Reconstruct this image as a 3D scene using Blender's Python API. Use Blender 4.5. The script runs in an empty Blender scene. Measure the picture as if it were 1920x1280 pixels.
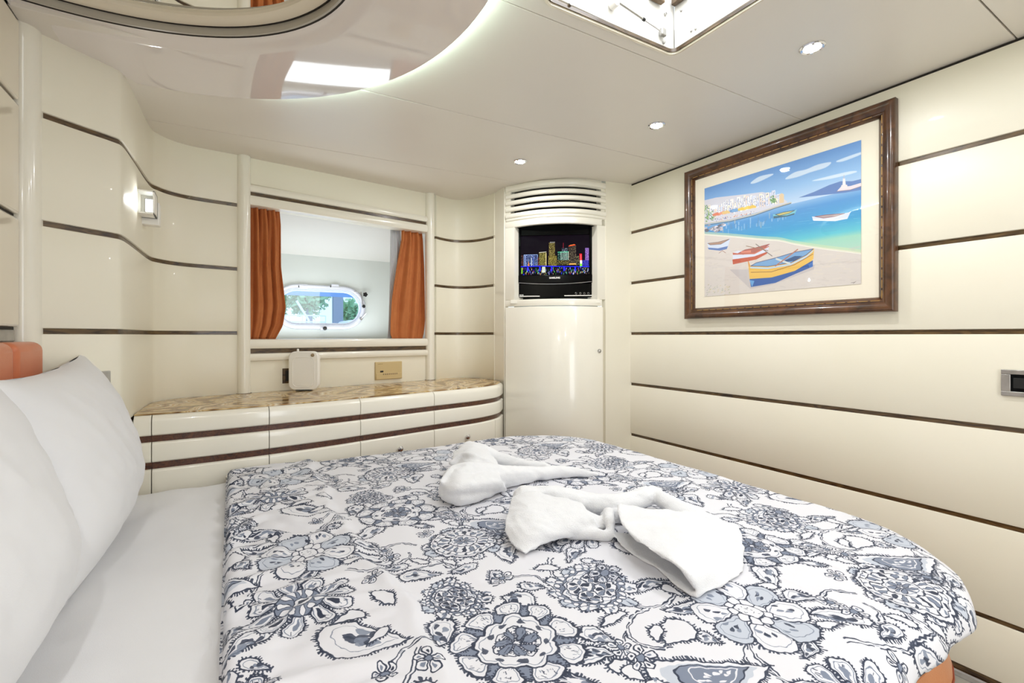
import bpy, bmesh, math, random
import numpy as np
from mathutils import Vector, Matrix, noise as mnoise
random.seed(7); rng = np.random.default_rng(7)
C = bpy.context.scene.collection
PI = math.pi
E = 1.075                      # eye height above the cabin floor
F = 870.0                      # focal length in pixels of a 1920 wide frame
CT, ST = 0.85575, 0.51739      # camera yaw against the room axes

# ------------------------------------------------------------------ camera, world, lights
cam = bpy.data.cameras.new('camera'); co = bpy.data.objects.new('camera', cam); C.objects.link(co)
cam.sensor_width = 36; cam.lens = F / 1920 * 36; cam.clip_start = 0.02
cam.shift_y = -11 / 1920
co.location = (0, 0, E); co.rotation_euler = (PI / 2, 0, -math.atan2(ST, CT))
sc = bpy.context.scene; sc.camera = co
sc.view_settings.view_transform = 'Standard'; sc.view_settings.look = 'None'
sc.view_settings.exposure = 0.36; sc.view_settings.gamma = 1; sc.view_settings.use_curve_mapping = False
sc.cycles.use_denoising = True
sc.cycles.max_bounces = 10; sc.cycles.diffuse_bounces = 6; sc.cycles.sample_clamp_indirect = 6
w = bpy.data.worlds.new('sky'); sc.world = w; w.use_nodes = True
bg = w.node_tree.nodes['Background']; bg.inputs[0].default_value = (0.80, 0.90, 1.0, 1); bg.inputs[1].default_value = 1.3

def area(name, loc, rot, size, power, col=(1, 1, 1), sy=None, spread=PI):
    l = bpy.data.lights.new(name, 'AREA'); l.energy = power; l.color = col
    l.shape = 'RECTANGLE' if sy else 'DISK'; l.size = size
    if sy: l.size_y = sy
    l.spread = spread
    o = bpy.data.objects.new(name, l); C.objects.link(o); o.location = loc; o.rotation_euler = rot
    return o
LIGHTS = dict(hatch=3.4, door=11.0, down=2.9, recess=2.9)
area('daylight_hatch', (.905, .71, E + 1.12), (0, 0, 0), .44, LIGHTS['hatch'], (.96, .98, 1), .44)
area('doorway_fill', (.75, -1.15, E - .1), (PI / 2, 0, 0), .8, LIGHTS['door'], (.985, .99, 1), 1.7)  # unseen fill light added behind the camera to brighten the cabin
area('recess_fill', (.47, 2.93, E - .012), (PI, 0, 0), .8, LIGHTS['recess'], (.88, .95, 1), .34)  # added fill on the recess shelf, facing up to brighten the recess ceiling

# ------------------------------------------------------------------ helpers
def W(px, py, Z):                       # a photo pixel at depth Z, as a point of the room
    X = (px - 960) / F * Z
    return Vector((CT * X + ST * Z, -ST * X + CT * Z, E + (629 - py) / F * Z))
def onz(px, py, z):                     # a photo pixel on the level plane z (relative to the eye)
    return W(px, py, z * F / (629 - py))
def onx(px, py, x):                     # ... on the plane x = const
    r = (px - 960) / F; return W(px, py, x / (CT * r + ST))
def ony(px, py, y):
    r = (px - 960) / F; return W(px, py, y / (-ST * r + CT))
def online(px, py, a, b):               # ... on the vertical plane through plan points a, b
    r = (px - 960) / F; dx, dy = CT * r + ST, -ST * r + CT
    ex, ey = b[0] - a[0], b[1] - a[1]
    Z = (a[0] * ey - a[1] * ex) / (dx * ey - dy * ex)
    return W(px, py, Z)

def tag(o, label=None, cat=None, group=None, kind=None):
    if label: o['label'] = label
    if cat: o['category'] = cat
    if group: o['group'] = group
    if kind: o['kind'] = kind
    return o
def empty(name, loc=(0, 0, 0), rz=0, **k):
    o = bpy.data.objects.new(name, None); C.objects.link(o); o.location = loc; o.rotation_euler = (0, 0, rz)
    o.empty_display_size = .05
    return tag(o, **k)
def obj(name, verts, faces, mat, parent=None, smooth=True, ang=35, bevel=0, seg=2, wl=True):
    me = bpy.data.meshes.new(name); me.from_pydata([tuple(v) for v in verts], [], faces); me.validate()
    bm = bmesh.new(); bm.from_mesh(me); bmesh.ops.recalc_face_normals(bm, faces=bm.faces); bm.to_mesh(me); bm.free()
    if smooth:
        me.shade_smooth(); me.set_sharp_from_angle(angle=math.radians(ang))
    me.materials.append(mat)
    o = bpy.data.objects.new(name, me); C.objects.link(o)
    if parent:
        o.parent = parent
        if wl:                           # verts were given in room coordinates
            bpy.context.view_layer.update() if False else None
            o.matrix_parent_inverse = (Matrix.Translation(parent.location) @ parent.rotation_euler.to_matrix().to_4x4()).inverted() if parent.parent is None else Matrix.Identity(4)
    if bevel:
        b = o.modifiers.new('bevel', 'BEVEL'); b.width = bevel; b.segments = seg; b.limit_method = 'ANGLE'; b.angle_limit = .6
        b.harden_normals = False
    return o
class MB:
    def __init__(s): s.v = []; s.f = []
    def add(s, v, f):
        n = len(s.v); s.v += [tuple(p) for p in v]; s.f += [tuple(i + n for i in q) for q in f]; return s
    def box(s, c, d, rz=0, M=None):
        hx, hy, hz = d[0] / 2, d[1] / 2, d[2] / 2; ca, sa = math.cos(rz), math.sin(rz); v = []
        for z in (-hz, hz):
            for x, y in ((-hx, -hy), (hx, -hy), (hx, hy), (-hx, hy)):
                p = Vector((x * ca - y * sa + c[0], x * sa + y * ca + c[1], z + c[2]))
                v.append(M @ p if M else p)
        return s.add(v, [(3, 2, 1, 0), (4, 5, 6, 7), (0, 1, 5, 4), (1, 2, 6, 5), (2, 3, 7, 6), (3, 0, 4, 7)])
    def prism(s, poly, z0, z1):          # z0, z1 numbers or functions of x
        f0 = z0 if callable(z0) else (lambda x: z0); f1 = z1 if callable(z1) else (lambda x: z1)
        n = len(poly)
        v = [(p[0], p[1], f0(p[0])) for p in poly] + [(p[0], p[1], f1(p[0])) for p in poly]
        return s.add(v, [tuple(range(n))[::-1], tuple(range(n, 2 * n))] + [(i, (i + 1) % n, (i + 1) % n + n, i + n) for i in range(n)])
    def sweep(s, path, prof, dz=None):   # profile (offset to the right of the path, z) along a plan path
        n = len(path); m = len(prof); v = []
        for i, p in enumerate(path):
            a = path[max(i - 1, 0)]; b = path[min(i + 1, n - 1)]
            d1 = Vector((p[0] - a[0], p[1] - a[1])); d2 = Vector((b[0] - p[0], b[1] - p[1]))
            if d1.length < 1e-9: d1 = d2
            if d2.length < 1e-9: d2 = d1
            d1.normalize(); d2.normalize(); n1 = Vector((d1.y, -d1.x)); n2 = Vector((d2.y, -d2.x))
            k = (n1 + n2); k.normalize(); k = k / max(.35, k.dot(n1))
            for (o_, z) in prof: v.append((p[0] + k.x * o_, p[1] + k.y * o_, z + (dz(i / (n - 1)) if dz else 0)))
        f = [(i * m + j, i * m + (j + 1) % m, (i + 1) * m + (j + 1) % m, (i + 1) * m + j) for i in range(n - 1) for j in range(m)]
        f += [tuple(range(m))[::-1], tuple(range((n - 1) * m, n * m))]
        return s.add(v, f)
    def tube(s, pts, r, n=10, closed=False, cap=True):
        pts = [Vector(p) for p in pts]; N = len(pts); v = []
        rr = r if hasattr(r, '__len__') else [r] * N
        up = Vector((0, 0, 1)); side = None
        for i, p in enumerate(pts):
            a = pts[(i - 1) % N] if closed or i else p; b = pts[(i + 1) % N] if closed or i < N - 1 else p
            t = (b - a).normalized()
            if side is None:
                side = t.cross(up if abs(t.z) < .9 else Vector((1, 0, 0))).normalized()
            else: side = (side - t * side.dot(t)).normalized()
            q = t.cross(side)
            for k in range(n):
                an = 2 * PI * k / n; v.append(p + (side * math.cos(an) + q * math.sin(an)) * rr[i])
        f = []
        for i in range(N if closed else N - 1):
            j = (i + 1) % N
            f += [(i * n + k, i * n + (k + 1) % n, j * n + (k + 1) % n, j * n + k) for k in range(n)]
        if cap and not closed: f += [tuple(range(n))[::-1], tuple(range((N - 1) * n, N * n))]
        return s.add(v, f)
    def lathe(s, c, prof, axis=Vector((0, 0, 1)), n=24):   # prof (radius, height) along axis
        axis = axis.normalized(); a = axis.cross(Vector((0, 0, 1)) if abs(axis.z) < .9 else Vector((1, 0, 0))).normalized(); b = axis.cross(a)
        v = []; m = len(prof)
        for (r, h) in prof:
            for k in range(n):
                an = 2 * PI * k / n; v.append(Vector(c) + axis * h + (a * math.cos(an) + b * math.sin(an)) * max(r, 1e-5))
        f = [(i * n + k, i * n + (k + 1) % n, (i + 1) * n + (k + 1) % n, (i + 1) * n + k) for i in range(m - 1) for k in range(n)]
        f += [tuple(range(n))[::-1], tuple(range((m - 1) * n, m * n))]
        return s.add(v, f)
    def build(s, name, mat, parent=None, **k): return obj(name, s.v, s.f, mat, parent, **k)

def smooth_path(pts, n=6, closed=False):
    out = []; P = [Vector(p) for p in pts]; N = len(P)
    for i in range(N if closed else N - 1):
        g = (lambda k: P[k % N]) if closed else (lambda k: P[min(max(k, 0), N - 1)])
        p0, p1, p2, p3 = g(i - 1), g(i), g(i + 1), g(i + 2)
        for k in range(n):
            t = k / n
            out.append(.5 * ((2 * p1) + (p2 - p0) * t + (2 * p0 - 5 * p1 + 4 * p2 - p3) * t * t + (3 * p1 - p0 - 3 * p2 + p3) * t ** 3))
    if not closed: out.append(P[-1])
    return out
def clip(poly, nx, ny, d):               # keep nx*x + ny*y <= d
    out = []; n = len(poly)
    for i in range(n):
        a, b = poly[i], poly[(i + 1) % n]; da = nx * a[0] + ny * a[1] - d; db = nx * b[0] + ny * b[1] - d
        if da <= 0: out.append((a[0], a[1]))
        if da * db < 0:
            t = da / (da - db); out.append((a[0] + (b[0] - a[0]) * t, a[1] + (b[1] - a[1]) * t))
    return out

def srgb(r, g, b): return tuple(((c / 255) / 12.92 if c / 255 <= .04045 else ((c / 255 + .055) / 1.055) ** 2.4) for c in (r, g, b)) + (1,)
def mat(name, col, rough=.5, metal=0, emit=0, coat=0, spec=.5, trans=0, ecol=None, sheen=0):
    m = bpy.data.materials.new(name); m.use_nodes = True; b = m.node_tree.nodes['Principled BSDF']
    b.inputs['Base Color'].default_value = srgb(*col); b.inputs['Roughness'].default_value = rough
    b.inputs['Metallic'].default_value = metal; b.inputs['Specular IOR Level'].default_value = spec
    b.inputs['Coat Weight'].default_value = coat; b.inputs['Coat Roughness'].default_value = .06
    b.inputs['Transmission Weight'].default_value = trans; b.inputs['Sheen Weight'].default_value = sheen
    if emit:
        b.inputs['Emission Color'].default_value = srgb(*(ecol or col)); b.inputs['Emission Strength'].default_value = emit
    return m
def N(m, t, **k):
    n = m.node_tree.nodes.new(t)
    for a, v in k.items():
        if hasattr(n, a): setattr(n, a, v)
    return n
def L(m, a, b): m.node_tree.links.new(a, b)
def noisy(m, c1, c2, scale=(1, 1, 1), ns=5, detail=6, dist=0, bump=0, bscale=None, lo=.35, hi=.65, coord='Object', inp='Base Color'):
    b = m.node_tree.nodes['Principled BSDF']; tc = N(m, 'ShaderNodeTexCoord'); mp = N(m, 'ShaderNodeMapping')
    mp.inputs['Scale'].default_value = scale; L(m, tc.outputs[coord], mp.inputs['Vector'])
    nz = N(m, 'ShaderNodeTexNoise'); nz.inputs['Scale'].default_value = ns; nz.inputs['Detail'].default_value = detail; nz.inputs['Distortion'].default_value = dist
    L(m, mp.outputs[0], nz.inputs['Vector'])
    if c1:
        cr = N(m, 'ShaderNodeValToRGB'); cr.color_ramp.elements[0].position = lo; cr.color_ramp.elements[1].position = hi
        cr.color_ramp.elements[0].color = srgb(*c1); cr.color_ramp.elements[1].color = srgb(*c2)
        L(m, nz.outputs['Fac'], cr.inputs[0]); L(m, cr.outputs[0], b.inputs[inp])
    if bump:
        bp = N(m, 'ShaderNodeBump'); bp.inputs['Strength'].default_value = bump; bp.inputs['Distance'].default_value = .002
        n2 = nz
        if bscale:
            n2 = N(m, 'ShaderNodeTexNoise'); n2.inputs['Scale'].default_value = bscale; n2.inputs['Detail'].default_value = 4; L(m, tc.outputs[coord], n2.inputs['Vector'])
        L(m, n2.outputs['Fac'], bp.inputs['Height']); L(m, bp.outputs[0], b.inputs['Normal'])
    return m

M = {}
M['wall'] = noisy(mat('cream_panel', (236, 231, 214), .42, coat=.08), (235, 230, 212), (238, 233, 217), ns=2)
M['lacquer'] = mat('cream_lacquer', (239, 235, 222), .2, coat=.5)
M['ceil'] = noisy(mat('ceiling_panel', (225, 218, 208), .38), (224, 217, 207), (227, 221, 211), ns=1.5)
M['disc'] = mat('gloss_white_gelcoat', (228, 221, 216), .03, coat=1)
M['ring'] = mat('cream_gloss', (226, 216, 196), .15, coat=.5)
M['grey'] = mat('grey_rim', (176, 170, 158), .3)
M['wood'] = noisy(mat('walnut_strip', (70, 44, 26), .3, coat=.2), (50, 34, 20), (104, 80, 48), scale=(1, 1, 6), ns=14, dist=1.5)
M['burl'] = noisy(mat('burl_strip', (74, 38, 22), .3, coat=.4), (58, 28, 16), (100, 58, 34), ns=60, dist=2)
M['frame'] = noisy(mat('frame_wood', (84, 50, 30), .28, coat=.4), (50, 30, 18), (108, 70, 42), ns=16, dist=1, lo=.3, hi=.75)
M['dark'] = mat('shadow_gap', (28, 20, 12), .6)
M['chrome'] = mat('chrome', (225, 225, 228), .12, 1)
M['steel'] = noisy(mat('brushed_steel', (178, 176, 172), .35, 1), (170, 168, 165), (190, 188, 184), ns=30)
M['alu'] = mat('white_aluminium', (214, 218, 228), .25, .35)
M['black'] = mat('gloss_black', (4, 4, 5), .12, spec=.1)
M['blackmatt'] = mat('black_matt', (14, 14, 14), .5)
M['sheet'] = noisy(mat('white_cotton', (226, 226, 228), .85, sheen=.1, spec=.2), (224, 224, 226), (229, 229, 231), ns=3, bump=.15, bscale=900)
M['towel'] = noisy(mat('white_terry', (232, 233, 236), .95, sheen=.3, spec=.1), (230, 231, 234), (236, 237, 240), ns=4, bump=.9, bscale=420)
M['orange'] = noisy(mat('orange_leather', (206, 120, 84), .35, coat=.1), (201, 114, 74), (212, 128, 88), ns=8, bump=.25, bscale=500)
M['tan'] = noisy(mat('orange_leather_warm_lit', (198, 122, 72), .35, coat=.1), (192, 116, 64), (204, 130, 80), ns=8, bump=.25, bscale=500)  # same orange leather, warm light put into the bed base colour
M['seam'] = mat('seam_thread', (140, 60, 30), .7)
M['curtain'] = noisy(mat('rust_curtain', (186, 112, 66), .8, spec=.15), (182, 108, 63), (190, 117, 70), ns=12, bump=.3, bscale=700)
M['lining'] = mat('grey_lining', (190, 192, 196), .8)
M['plastic'] = mat('white_plastic', (244, 242, 236), .35)
M['beige'] = mat('beige_plastic', (206, 184, 136), .45)
M['beige2'] = mat('beige_plastic_dark', (160, 138, 98), .5)
M['greybtn'] = mat('grey_button', (150, 130, 100), .5)
M['floor'] = noisy(mat('grey_floor', (150, 146, 136), .4), (138, 134, 124), (160, 156, 146), scale=(1, 6, 1), ns=5)
M['recess'] = mat('recess_white', (214, 212, 206), .5)
M['hull'] = mat('hull_lining', (214, 220, 216), .55)
M['mirror'] = mat('mirror_glass', (245, 245, 242), .0, 1)
M['mat'] = mat('picture_mat', (240, 232, 214), .8)
M['lamp'] = mat('lamp_lens', (255, 252, 246), .4, emit=14)
M['lamp2'] = mat('lamp_window', (236, 246, 255), .4, emit=3.0)
M['led'] = mat('led_strip', (222, 255, 240), .4, emit=90)
M['brasspaint'] = mat('gold_inlay', (176, 138, 78), .35, .3)
M['leaf'] = noisy(mat('leaves', (150, 200, 150), .8), (120, 180, 124), (190, 226, 180), ns=3)
M['canopy'] = mat('blue_canopy', (140, 178, 226), .7)
M['water'] = mat('water', (180, 212, 230), .3)
M['dock'] = mat('grey_dock', (150, 160, 172), .7)
M['gelwhite'] = mat('boat_white', (240, 244, 250), .4)
# onyx worktop
m = mat('onyx', (200, 175, 130), .14, spec=.3); M['onyx'] = m
tc = N(m, 'ShaderNodeTexCoord'); mp = N(m, 'ShaderNodeMapping'); mp.inputs['Scale'].default_value = (1, 1.6, 1); mp.inputs['Rotation'].default_value = (0, 0, .35)
nz = N(m, 'ShaderNodeTexNoise'); nz.inputs['Scale'].default_value = 3.0; nz.inputs['Detail'].default_value = 1; nz.inputs['Distortion'].default_value = .8
mx = N(m, 'ShaderNodeMix'); mx.data_type = 'VECTOR'; mx.inputs[0].default_value = .38
wv = N(m, 'ShaderNodeTexWave'); wv.inputs['Scale'].default_value = 2.0; wv.inputs['Distortion'].default_value = 1.6; wv.inputs['Detail'].default_value = 2; wv.inputs['Detail Scale'].default_value = 2
cr = N(m, 'ShaderNodeValToRGB'); e = cr.color_ramp.elements
for i, (p, c) in enumerate([(0, (120, 84, 44)), (.12, (196, 168, 118)), (.3, (214, 190, 146)), (.42, (176, 140, 84)), (.55, (220, 202, 166)), (.7, (188, 150, 86)), (.82, (228, 214, 186)), (1, (150, 112, 62))]):
    el = e[i] if i < 2 else e.new(p); el.position = p; el.color = srgb(*c)
L(m, tc.outputs['Object'], mp.inputs[0]); L(m, mp.outputs[0], nz.inputs['Vector']); L(m, mp.outputs[0], mx.inputs[4]); L(m, nz.outputs['Color'], mx.inputs[5])
L(m, mx.outputs[1], wv.inputs['Vector']); L(m, wv.outputs['Fac'], cr.inputs[0]); L(m, cr.outputs[0], m.node_tree.nodes['Principled BSDF'].inputs['Base Color'])
# thin glass: clear pane with a sheen
def glass(name, tint=(255, 255, 255), refl=.06):
    m = bpy.data.materials.new(name); m.use_nodes = True; nt = m.node_tree; nt.nodes.clear()
    o = nt.nodes.new('ShaderNodeOutputMaterial'); t = nt.nodes.new('ShaderNodeBsdfTransparent'); g = nt.nodes.new('ShaderNodeBsdfGlossy'); x = nt.nodes.new('ShaderNodeMixShader')
    t.inputs[0].default_value = srgb(*tint); g.inputs['Roughness'].default_value = .02; x.inputs[0].default_value = refl
    nt.links.new(t.outputs[0], x.inputs[1]); nt.links.new(g.outputs[0], x.inputs[2]); nt.links.new(x.outputs[0], o.inputs[0]); return m
M['glass'] = glass('pane_glass', (205, 228, 255), .10); M['picglass'] = glass('picture_glass', (255, 255, 255), .07)

# ------------------------------------------------------------------ a small painter for flat prints
class Canvas:
    def __init__(s, w_, h_, col): s.w, s.h = w_, h_; s.a = np.empty((h_, w_, 3), np.float32); s.a[:] = np.array(col, np.float32) / 255; s.wrap = False
    def _box(s, P, pad):
        x0, y0 = np.floor(P.min(0) - pad).astype(int); x1, y1 = np.ceil(P.max(0) + pad).astype(int) + 1
        if not s.wrap: x0, y0, x1, y1 = max(x0, 0), max(y0, 0), min(x1, s.w), min(y1, s.h)
        return x0, y0, x1, y1
    def _blend(s, x0, y0, x1, y1, cov, col):
        col = np.array(col, np.float32) / 255
        if s.wrap:
            iy = np.arange(y0, y1) % s.h; ix = np.arange(x0, x1) % s.w; q = np.ix_(iy, ix)
            s.a[q] = s.a[q] * (1 - cov[..., None]) + col * cov[..., None]
        else:
            r = s.a[y0:y1, x0:x1]; r[:] = r * (1 - cov[..., None]) + col * cov[..., None]
    def fill(s, P, col, al=1.0):
        P = np.array(P, float); x0, y0, x1, y1 = s._box(P, 1)
        if x1 <= x0 or y1 <= y0: return
        cov = np.zeros((y1 - y0, x1 - x0), np.float32)
        for oy in (.25, .75):
            for ox in (.25, .75):
                X = np.arange(x0, x1) + ox; Y = np.arange(y0, y1) + oy; ins = np.zeros(cov.shape, bool)
                for (ax, ay), (bx, by) in zip(P, np.roll(P, -1, 0)):
                    if ay == by: continue
                    c = ((ay > Y) != (by > Y)); xs = ax + (Y - ay) * (bx - ax) / (by - ay)
                    ins ^= c[:, None] & (X[None, :] < xs[:, None])
                cov += ins * .25
        s._blend(x0, y0, x1, y1, cov * al, col)
    def stroke(s, P, wd, col, al=1.0, closed=False):
        P = np.array(P, float)
        if closed: P = np.vstack([P, P[:1]])
        x0, y0, x1, y1 = s._box(P, wd + 1)
        if x1 <= x0 or y1 <= y0: return
        X, Y = np.meshgrid(np.arange(x0, x1) + .5, np.arange(y0, y1) + .5); D = np.full(X.shape, 1e9)
        for (ax, ay), (bx, by) in zip(P[:-1], P[1:]):
            dx, dy = bx - ax, by - ay; l2 = dx * dx + dy * dy + 1e-9
            t = np.clip(((X - ax) * dx + (Y - ay) * dy) / l2, 0, 1)
            D = np.minimum(D, (X - ax - t * dx) ** 2 + (Y - ay - t * dy) ** 2)
        s._blend(x0, y0, x1, y1, (np.clip(wd / 2 + .5 - np.sqrt(D), 0, 1) * al).astype(np.float32), col)
    def image(s, name, flip=True):
        im = bpy.data.images.new(name, s.w, s.h); a = np.ones((s.h, s.w, 4), np.float32); a[..., :3] = np.clip(s.a, 0, 1)
        if flip: a = a[::-1]
        im.pixels.foreach_set(np.ascontiguousarray(a).ravel()); im.update(); im.pack(); return im
def image_mat(name, im, rough=.6, emit=0, ext='EXTEND', coat=0, bump=0):
    m = mat(name, (200, 200, 200), rough, coat=coat, spec=.3); b = m.node_tree.nodes['Principled BSDF']
    t = N(m, 'ShaderNodeTexImage'); t.image = im; t.extension = ext; t.interpolation = 'Linear'
    if emit: b.inputs['Specular IOR Level'].default_value = .04
    uv = N(m, 'ShaderNodeUVMap'); L(m, uv.outputs[0], t.inputs[0])
    if emit:
        b.inputs['Base Color'].default_value = (0.002, .002, .002, 1); L(m, t.outputs[0], b.inputs['Emission Color']); b.inputs['Emission Strength'].default_value = emit
    else: L(m, t.outputs[0], b.inputs['Base Color'])
    return m
def set_uv(o, f):
    me = o.data; uv = me.uv_layers.new(name='UVMap')
    for l in me.loops: uv.data[l.index].uv = f(me.vertices[l.vertex_index].co, l.vertex_index)

# ------------------------------------------------------------------ plan of the room (walked clockwise, room on the right hand)
XH, XR, YN, FL = -.467, 1.979, -.9, 0.0
L0 = (-.443, 1.722)
left_path = [L0] + [tuple(p) for p in smooth_path([(-.36, 1.79), (-.312, 1.828), (-.298, 1.86), (-.292, 2.0), (-.284, 2.27), (-.262, 2.34), (-.224, 2.39), (-.165, 2.425), (-.07, 2.444), (.025, 2.455)], 4)]
WL, WR = (.025, 2.455), (1.05, 2.64)
curve_path = [tuple(p) for p in smooth_path([WR, (1.10, 2.665), (1.17, 2.682), (1.235, 2.672), (1.29, 2.63), (1.33, 2.56), (1.352, 2.47), (1.356, 2.43)], 4)]
A = (1.979, 1.939)
arc_path = [tuple(p) for p in smooth_path([(1.352, 2.311), (1.432, 2.155), (1.51, 2.068), (1.592, 2.011), (1.69, 1.978), (1.806, 1.966)], 6)]
def zc(x): return E + .818 + .0273 * x          # ceiling height over x
KZ = [.592, .302, .012, -.278, -.568, -.858]      # dark strips, relative to the eye
HW = .0075

def panel_prof(z0, z1, th=.012, r=.004, back=-.018):
    return [(back, z0), (th - r, z0), (th - r * .3, z0 + r * .3), (th, z0 + r), (th, z1 - r), (th - r * .3, z1 - r * .3), (th - r, z1), (back, z1)]
def striped(parent, path, zs, top, bottom, strip_mat=None, dense=True):
    """panels between the strips, and the strips, each its own part of the wall"""
    edges = [top] + [E + z for z in zs] + [bottom]
    for a, b in zip(edges[:-1], edges[1:]):
        z1 = a - (0 if a == top else HW); z0 = b + (0 if b == bottom else HW)
        MB().sweep(path, panel_prof(z0, z1)).build('panel', M['wall'], parent)
    for z in zs:
        MB().sweep(path, [(-.018, E + z - HW), (.005, E + z - HW), (.005, E + z + HW), (-.018, E + z + HW)]).build('strip', strip_mat or M['wood'], parent)

# floor
fp = [(XH, YN - .35), (XH, L0[1])] + left_path + curve_path + arc_path + [A, (XR, YN - .35)]
tag(MB().prism([(XH - .1, YN - .5), (XH - .1, 2.75), (XR + .1, 2.75), (XR + .1, YN - .5)], -.04, 0).build('floor', M['floor'], smooth=False), kind='structure')
# right wall
wr_ = tag(MB().box((XR + .045, (A[1] + YN) / 2 + .05, .99), (.05, A[1] - YN + .1, 1.98)).build('wall_right', M['wall'], smooth=False), kind='structure')
rp = [(XR + .0, A[1] - .002), (XR + .0, YN)]
striped(wr_, rp, KZ, zc(XR) - .010, .038)
t = tag(MB().sweep(rp, [(-.018, zc(XR) - .009), (.004, zc(XR) - .009), (.004, zc(XR) - .001), (-.018, zc(XR) - .001)]).build('trim_1', M['dark'], smooth=False), kind='structure')
bs = tag(MB().sweep(rp, [(-.018, .021), (.006, .021), (.006, .037), (-.018, .037)]).build('baseboard_right', M['wood'], smooth=False), kind='structure')
MB().sweep(rp, [(-.01, .001), (.016, .001), (.018, .006), (.018, .015), (.014, .02), (-.01, .02)]).build('metal_edge', M['chrome'], bs)
# head (left) wall
wlft = tag(MB().box((XH - .06, (1.70 + YN) / 2, .99), (.06, 1.70 - YN, 1.98)).build('wall_left', M['wall'], smooth=False), kind='structure')
# near wall with an open doorway behind the camera
nw = tag(MB().box((.1, YN - .03, .99), (1.13, .06, 1.98)).box((1.62, YN - .03, .99), (.72, .06, 1.98)).box((.96, YN - .03, 1.9), (.6, .06, .16)).build('wall_front', M['wall'], smooth=False), kind='structure')
# left curved part of the window wall
wb = tag(MB().sweep(left_path, [(-.05, 0), (-.02, 0), (-.02, 1.97), (-.05, 1.97)]).build('wall_back', M['wall'], smooth=False), kind='structure')
striped(wb, left_path, KZ, E + .905, 0)
# right curved part
wc = tag(MB().sweep(curve_path, [(-.05, 0), (-.02, 0), (-.02, 1.97), (-.05, 1.97)]).build('wall_corner', M['wall'], smooth=False), kind='structure')
striped(wc, curve_path, KZ, E + .905, 0)
# flat return between column and right wall
ret = [(1.803, 1.99), (1.806, 1.966), A]
wret = tag(MB().sweep(ret, panel_prof(0, E + .895, th=.006, back=-.05)).build('wall_return', M['wall']), kind='structure')

# half-round pillars of the window, and the head pillar
for i, (px, a) in enumerate(((457, WL), (805, WR))):
    p = online(px, 600, WL, WR); c = (p.x + .0, p.y - .008)
    tag(MB().lathe((c[0], c[1], E - .262), [(.0275, 0), (.0275, 1.15)], n=32).build('trim_%d' % (i + 2), M['lacquer']), kind='structure')
    MB().lathe((c[0], c[1], E - .2645), [(.032, 0), (.032, .0025)], n=24).build('foot_ring', M['wood'], bpy.data.objects['trim_%d' % (i + 2)], wl=True)
hp = [(-.53, 1.668), (-.466, 1.668), (-.452, 1.673), (-.441, 1.684), (-.435, 1.70), (-.434, 1.722), (-.45, 1.735), (-.53, 1.735)]
tag(MB().prism(hp[::-1], 0, 1.97).build('trim_4', M['lacquer']), kind='structure')

# ------------------------------------------------------------------ ceiling
room = [(XH, YN), (XH, 1.70)] + [(p[0], p[1]) for p in left_path] + [(WR[0], WR[1])] + curve_path[1:] + arc_path + [A, (XR - .004, YN)]
roof = tag(MB().prism([(-.6, YN - .4), (-.6, 2.8), (.6, 2.8), (.6, YN - .4)], E + .93, E + .96).prism([(.6, .99), (.6, 2.8), (2.1, 2.8), (2.1, .99)], E + .93, E + .96)
           .prism([(.6, YN - .4), (.6, .43), (2.1, .43), (2.1, YN - .4)], E + .93, E + .96).prism([(1.19, .43), (1.19, .99), (2.1, .99), (2.1, .43)], E + .93, E + .96).build('ceiling', M['ceil'], smooth=False), kind='structure')
HX0, HX1, HY0, HY1 = .66, 1.152, .455, .958
th = .02; g = .0018
def cpanel(poly):
    MB().prism(poly, lambda x: zc(x), lambda x: zc(x) + th).build('ceiling_panel', M['ceil'], roof, smooth=False, bevel=.0015, seg=1)
for y0, y1 in ((1.60, 2.20), (2.20, 2.8), (-.2, .40), (-.9, -.2)):
    cpanel(clip(clip(room, 0, -1, -(y0 + g)), 0, 1, y1 - g))
cpanel(clip(clip(clip(room, 0, -1, -(1.0 + g)), 0, 1, 1.60 - g), -1, 0, -.27))
# the hatch panel is a frame of one piece round a rounded opening
def rrect(x0, y0, x1, y1, r, n=5):
    out = []
    for cx, cy, a0 in ((x1 - r, y1 - r, 0), (x0 + r, y1 - r, PI / 2), (x0 + r, y0 + r, PI), (x1 - r, y0 + r, 1.5 * PI)):
        out += [(cx + r * math.cos(a0 + PI / 2 * k / n), cy + r * math.sin(a0 + PI / 2 * k / n)) for k in range(n + 1)]
    return out
def ringmesh(mb, outer, inner, z0, z1):   # equal point counts, z functions of x
    n = len(outer); v = []
    for P in (outer, inner):
        for zf in (z0, z1): v += [(p[0], p[1], zf(p[0])) for p in P]
    f = []
    for i in range(n):
        j = (i + 1) % n
        f += [(i, j, 2 * n + j, 2 * n + i), (n + j, n + i, 3 * n + i, 3 * n + j), (i, n + i, n + j, j), (2 * n + j, 3 * n + j, 3 * n + i, 2 * n + i)]
    return mb.add(v, f)
inner = rrect(HX0, HY0, HX1, HY1, .03)
outer = rrect(.27, .40 + g, XR - .004, 1.0 - g, .0005)
ringmesh(MB(), outer, inner, lambda x: zc(x), lambda x: zc(x) + th).build('ceiling_panel', M['ceil'], roof, smooth=False)

def loft(mb, rings):                                      # rings: (points, z)
    n = len(rings[0][0]); v = []
    for P, z in rings: v += [(p[0], p[1], z) for p in P]
    f = [(k * n + i, k * n + (i + 1) % n, (k + 1) * n + (i + 1) % n, (k + 1) * n + i) for k in range(len(rings) - 1) for i in range(n)]
    return mb.add(v, f)
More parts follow.
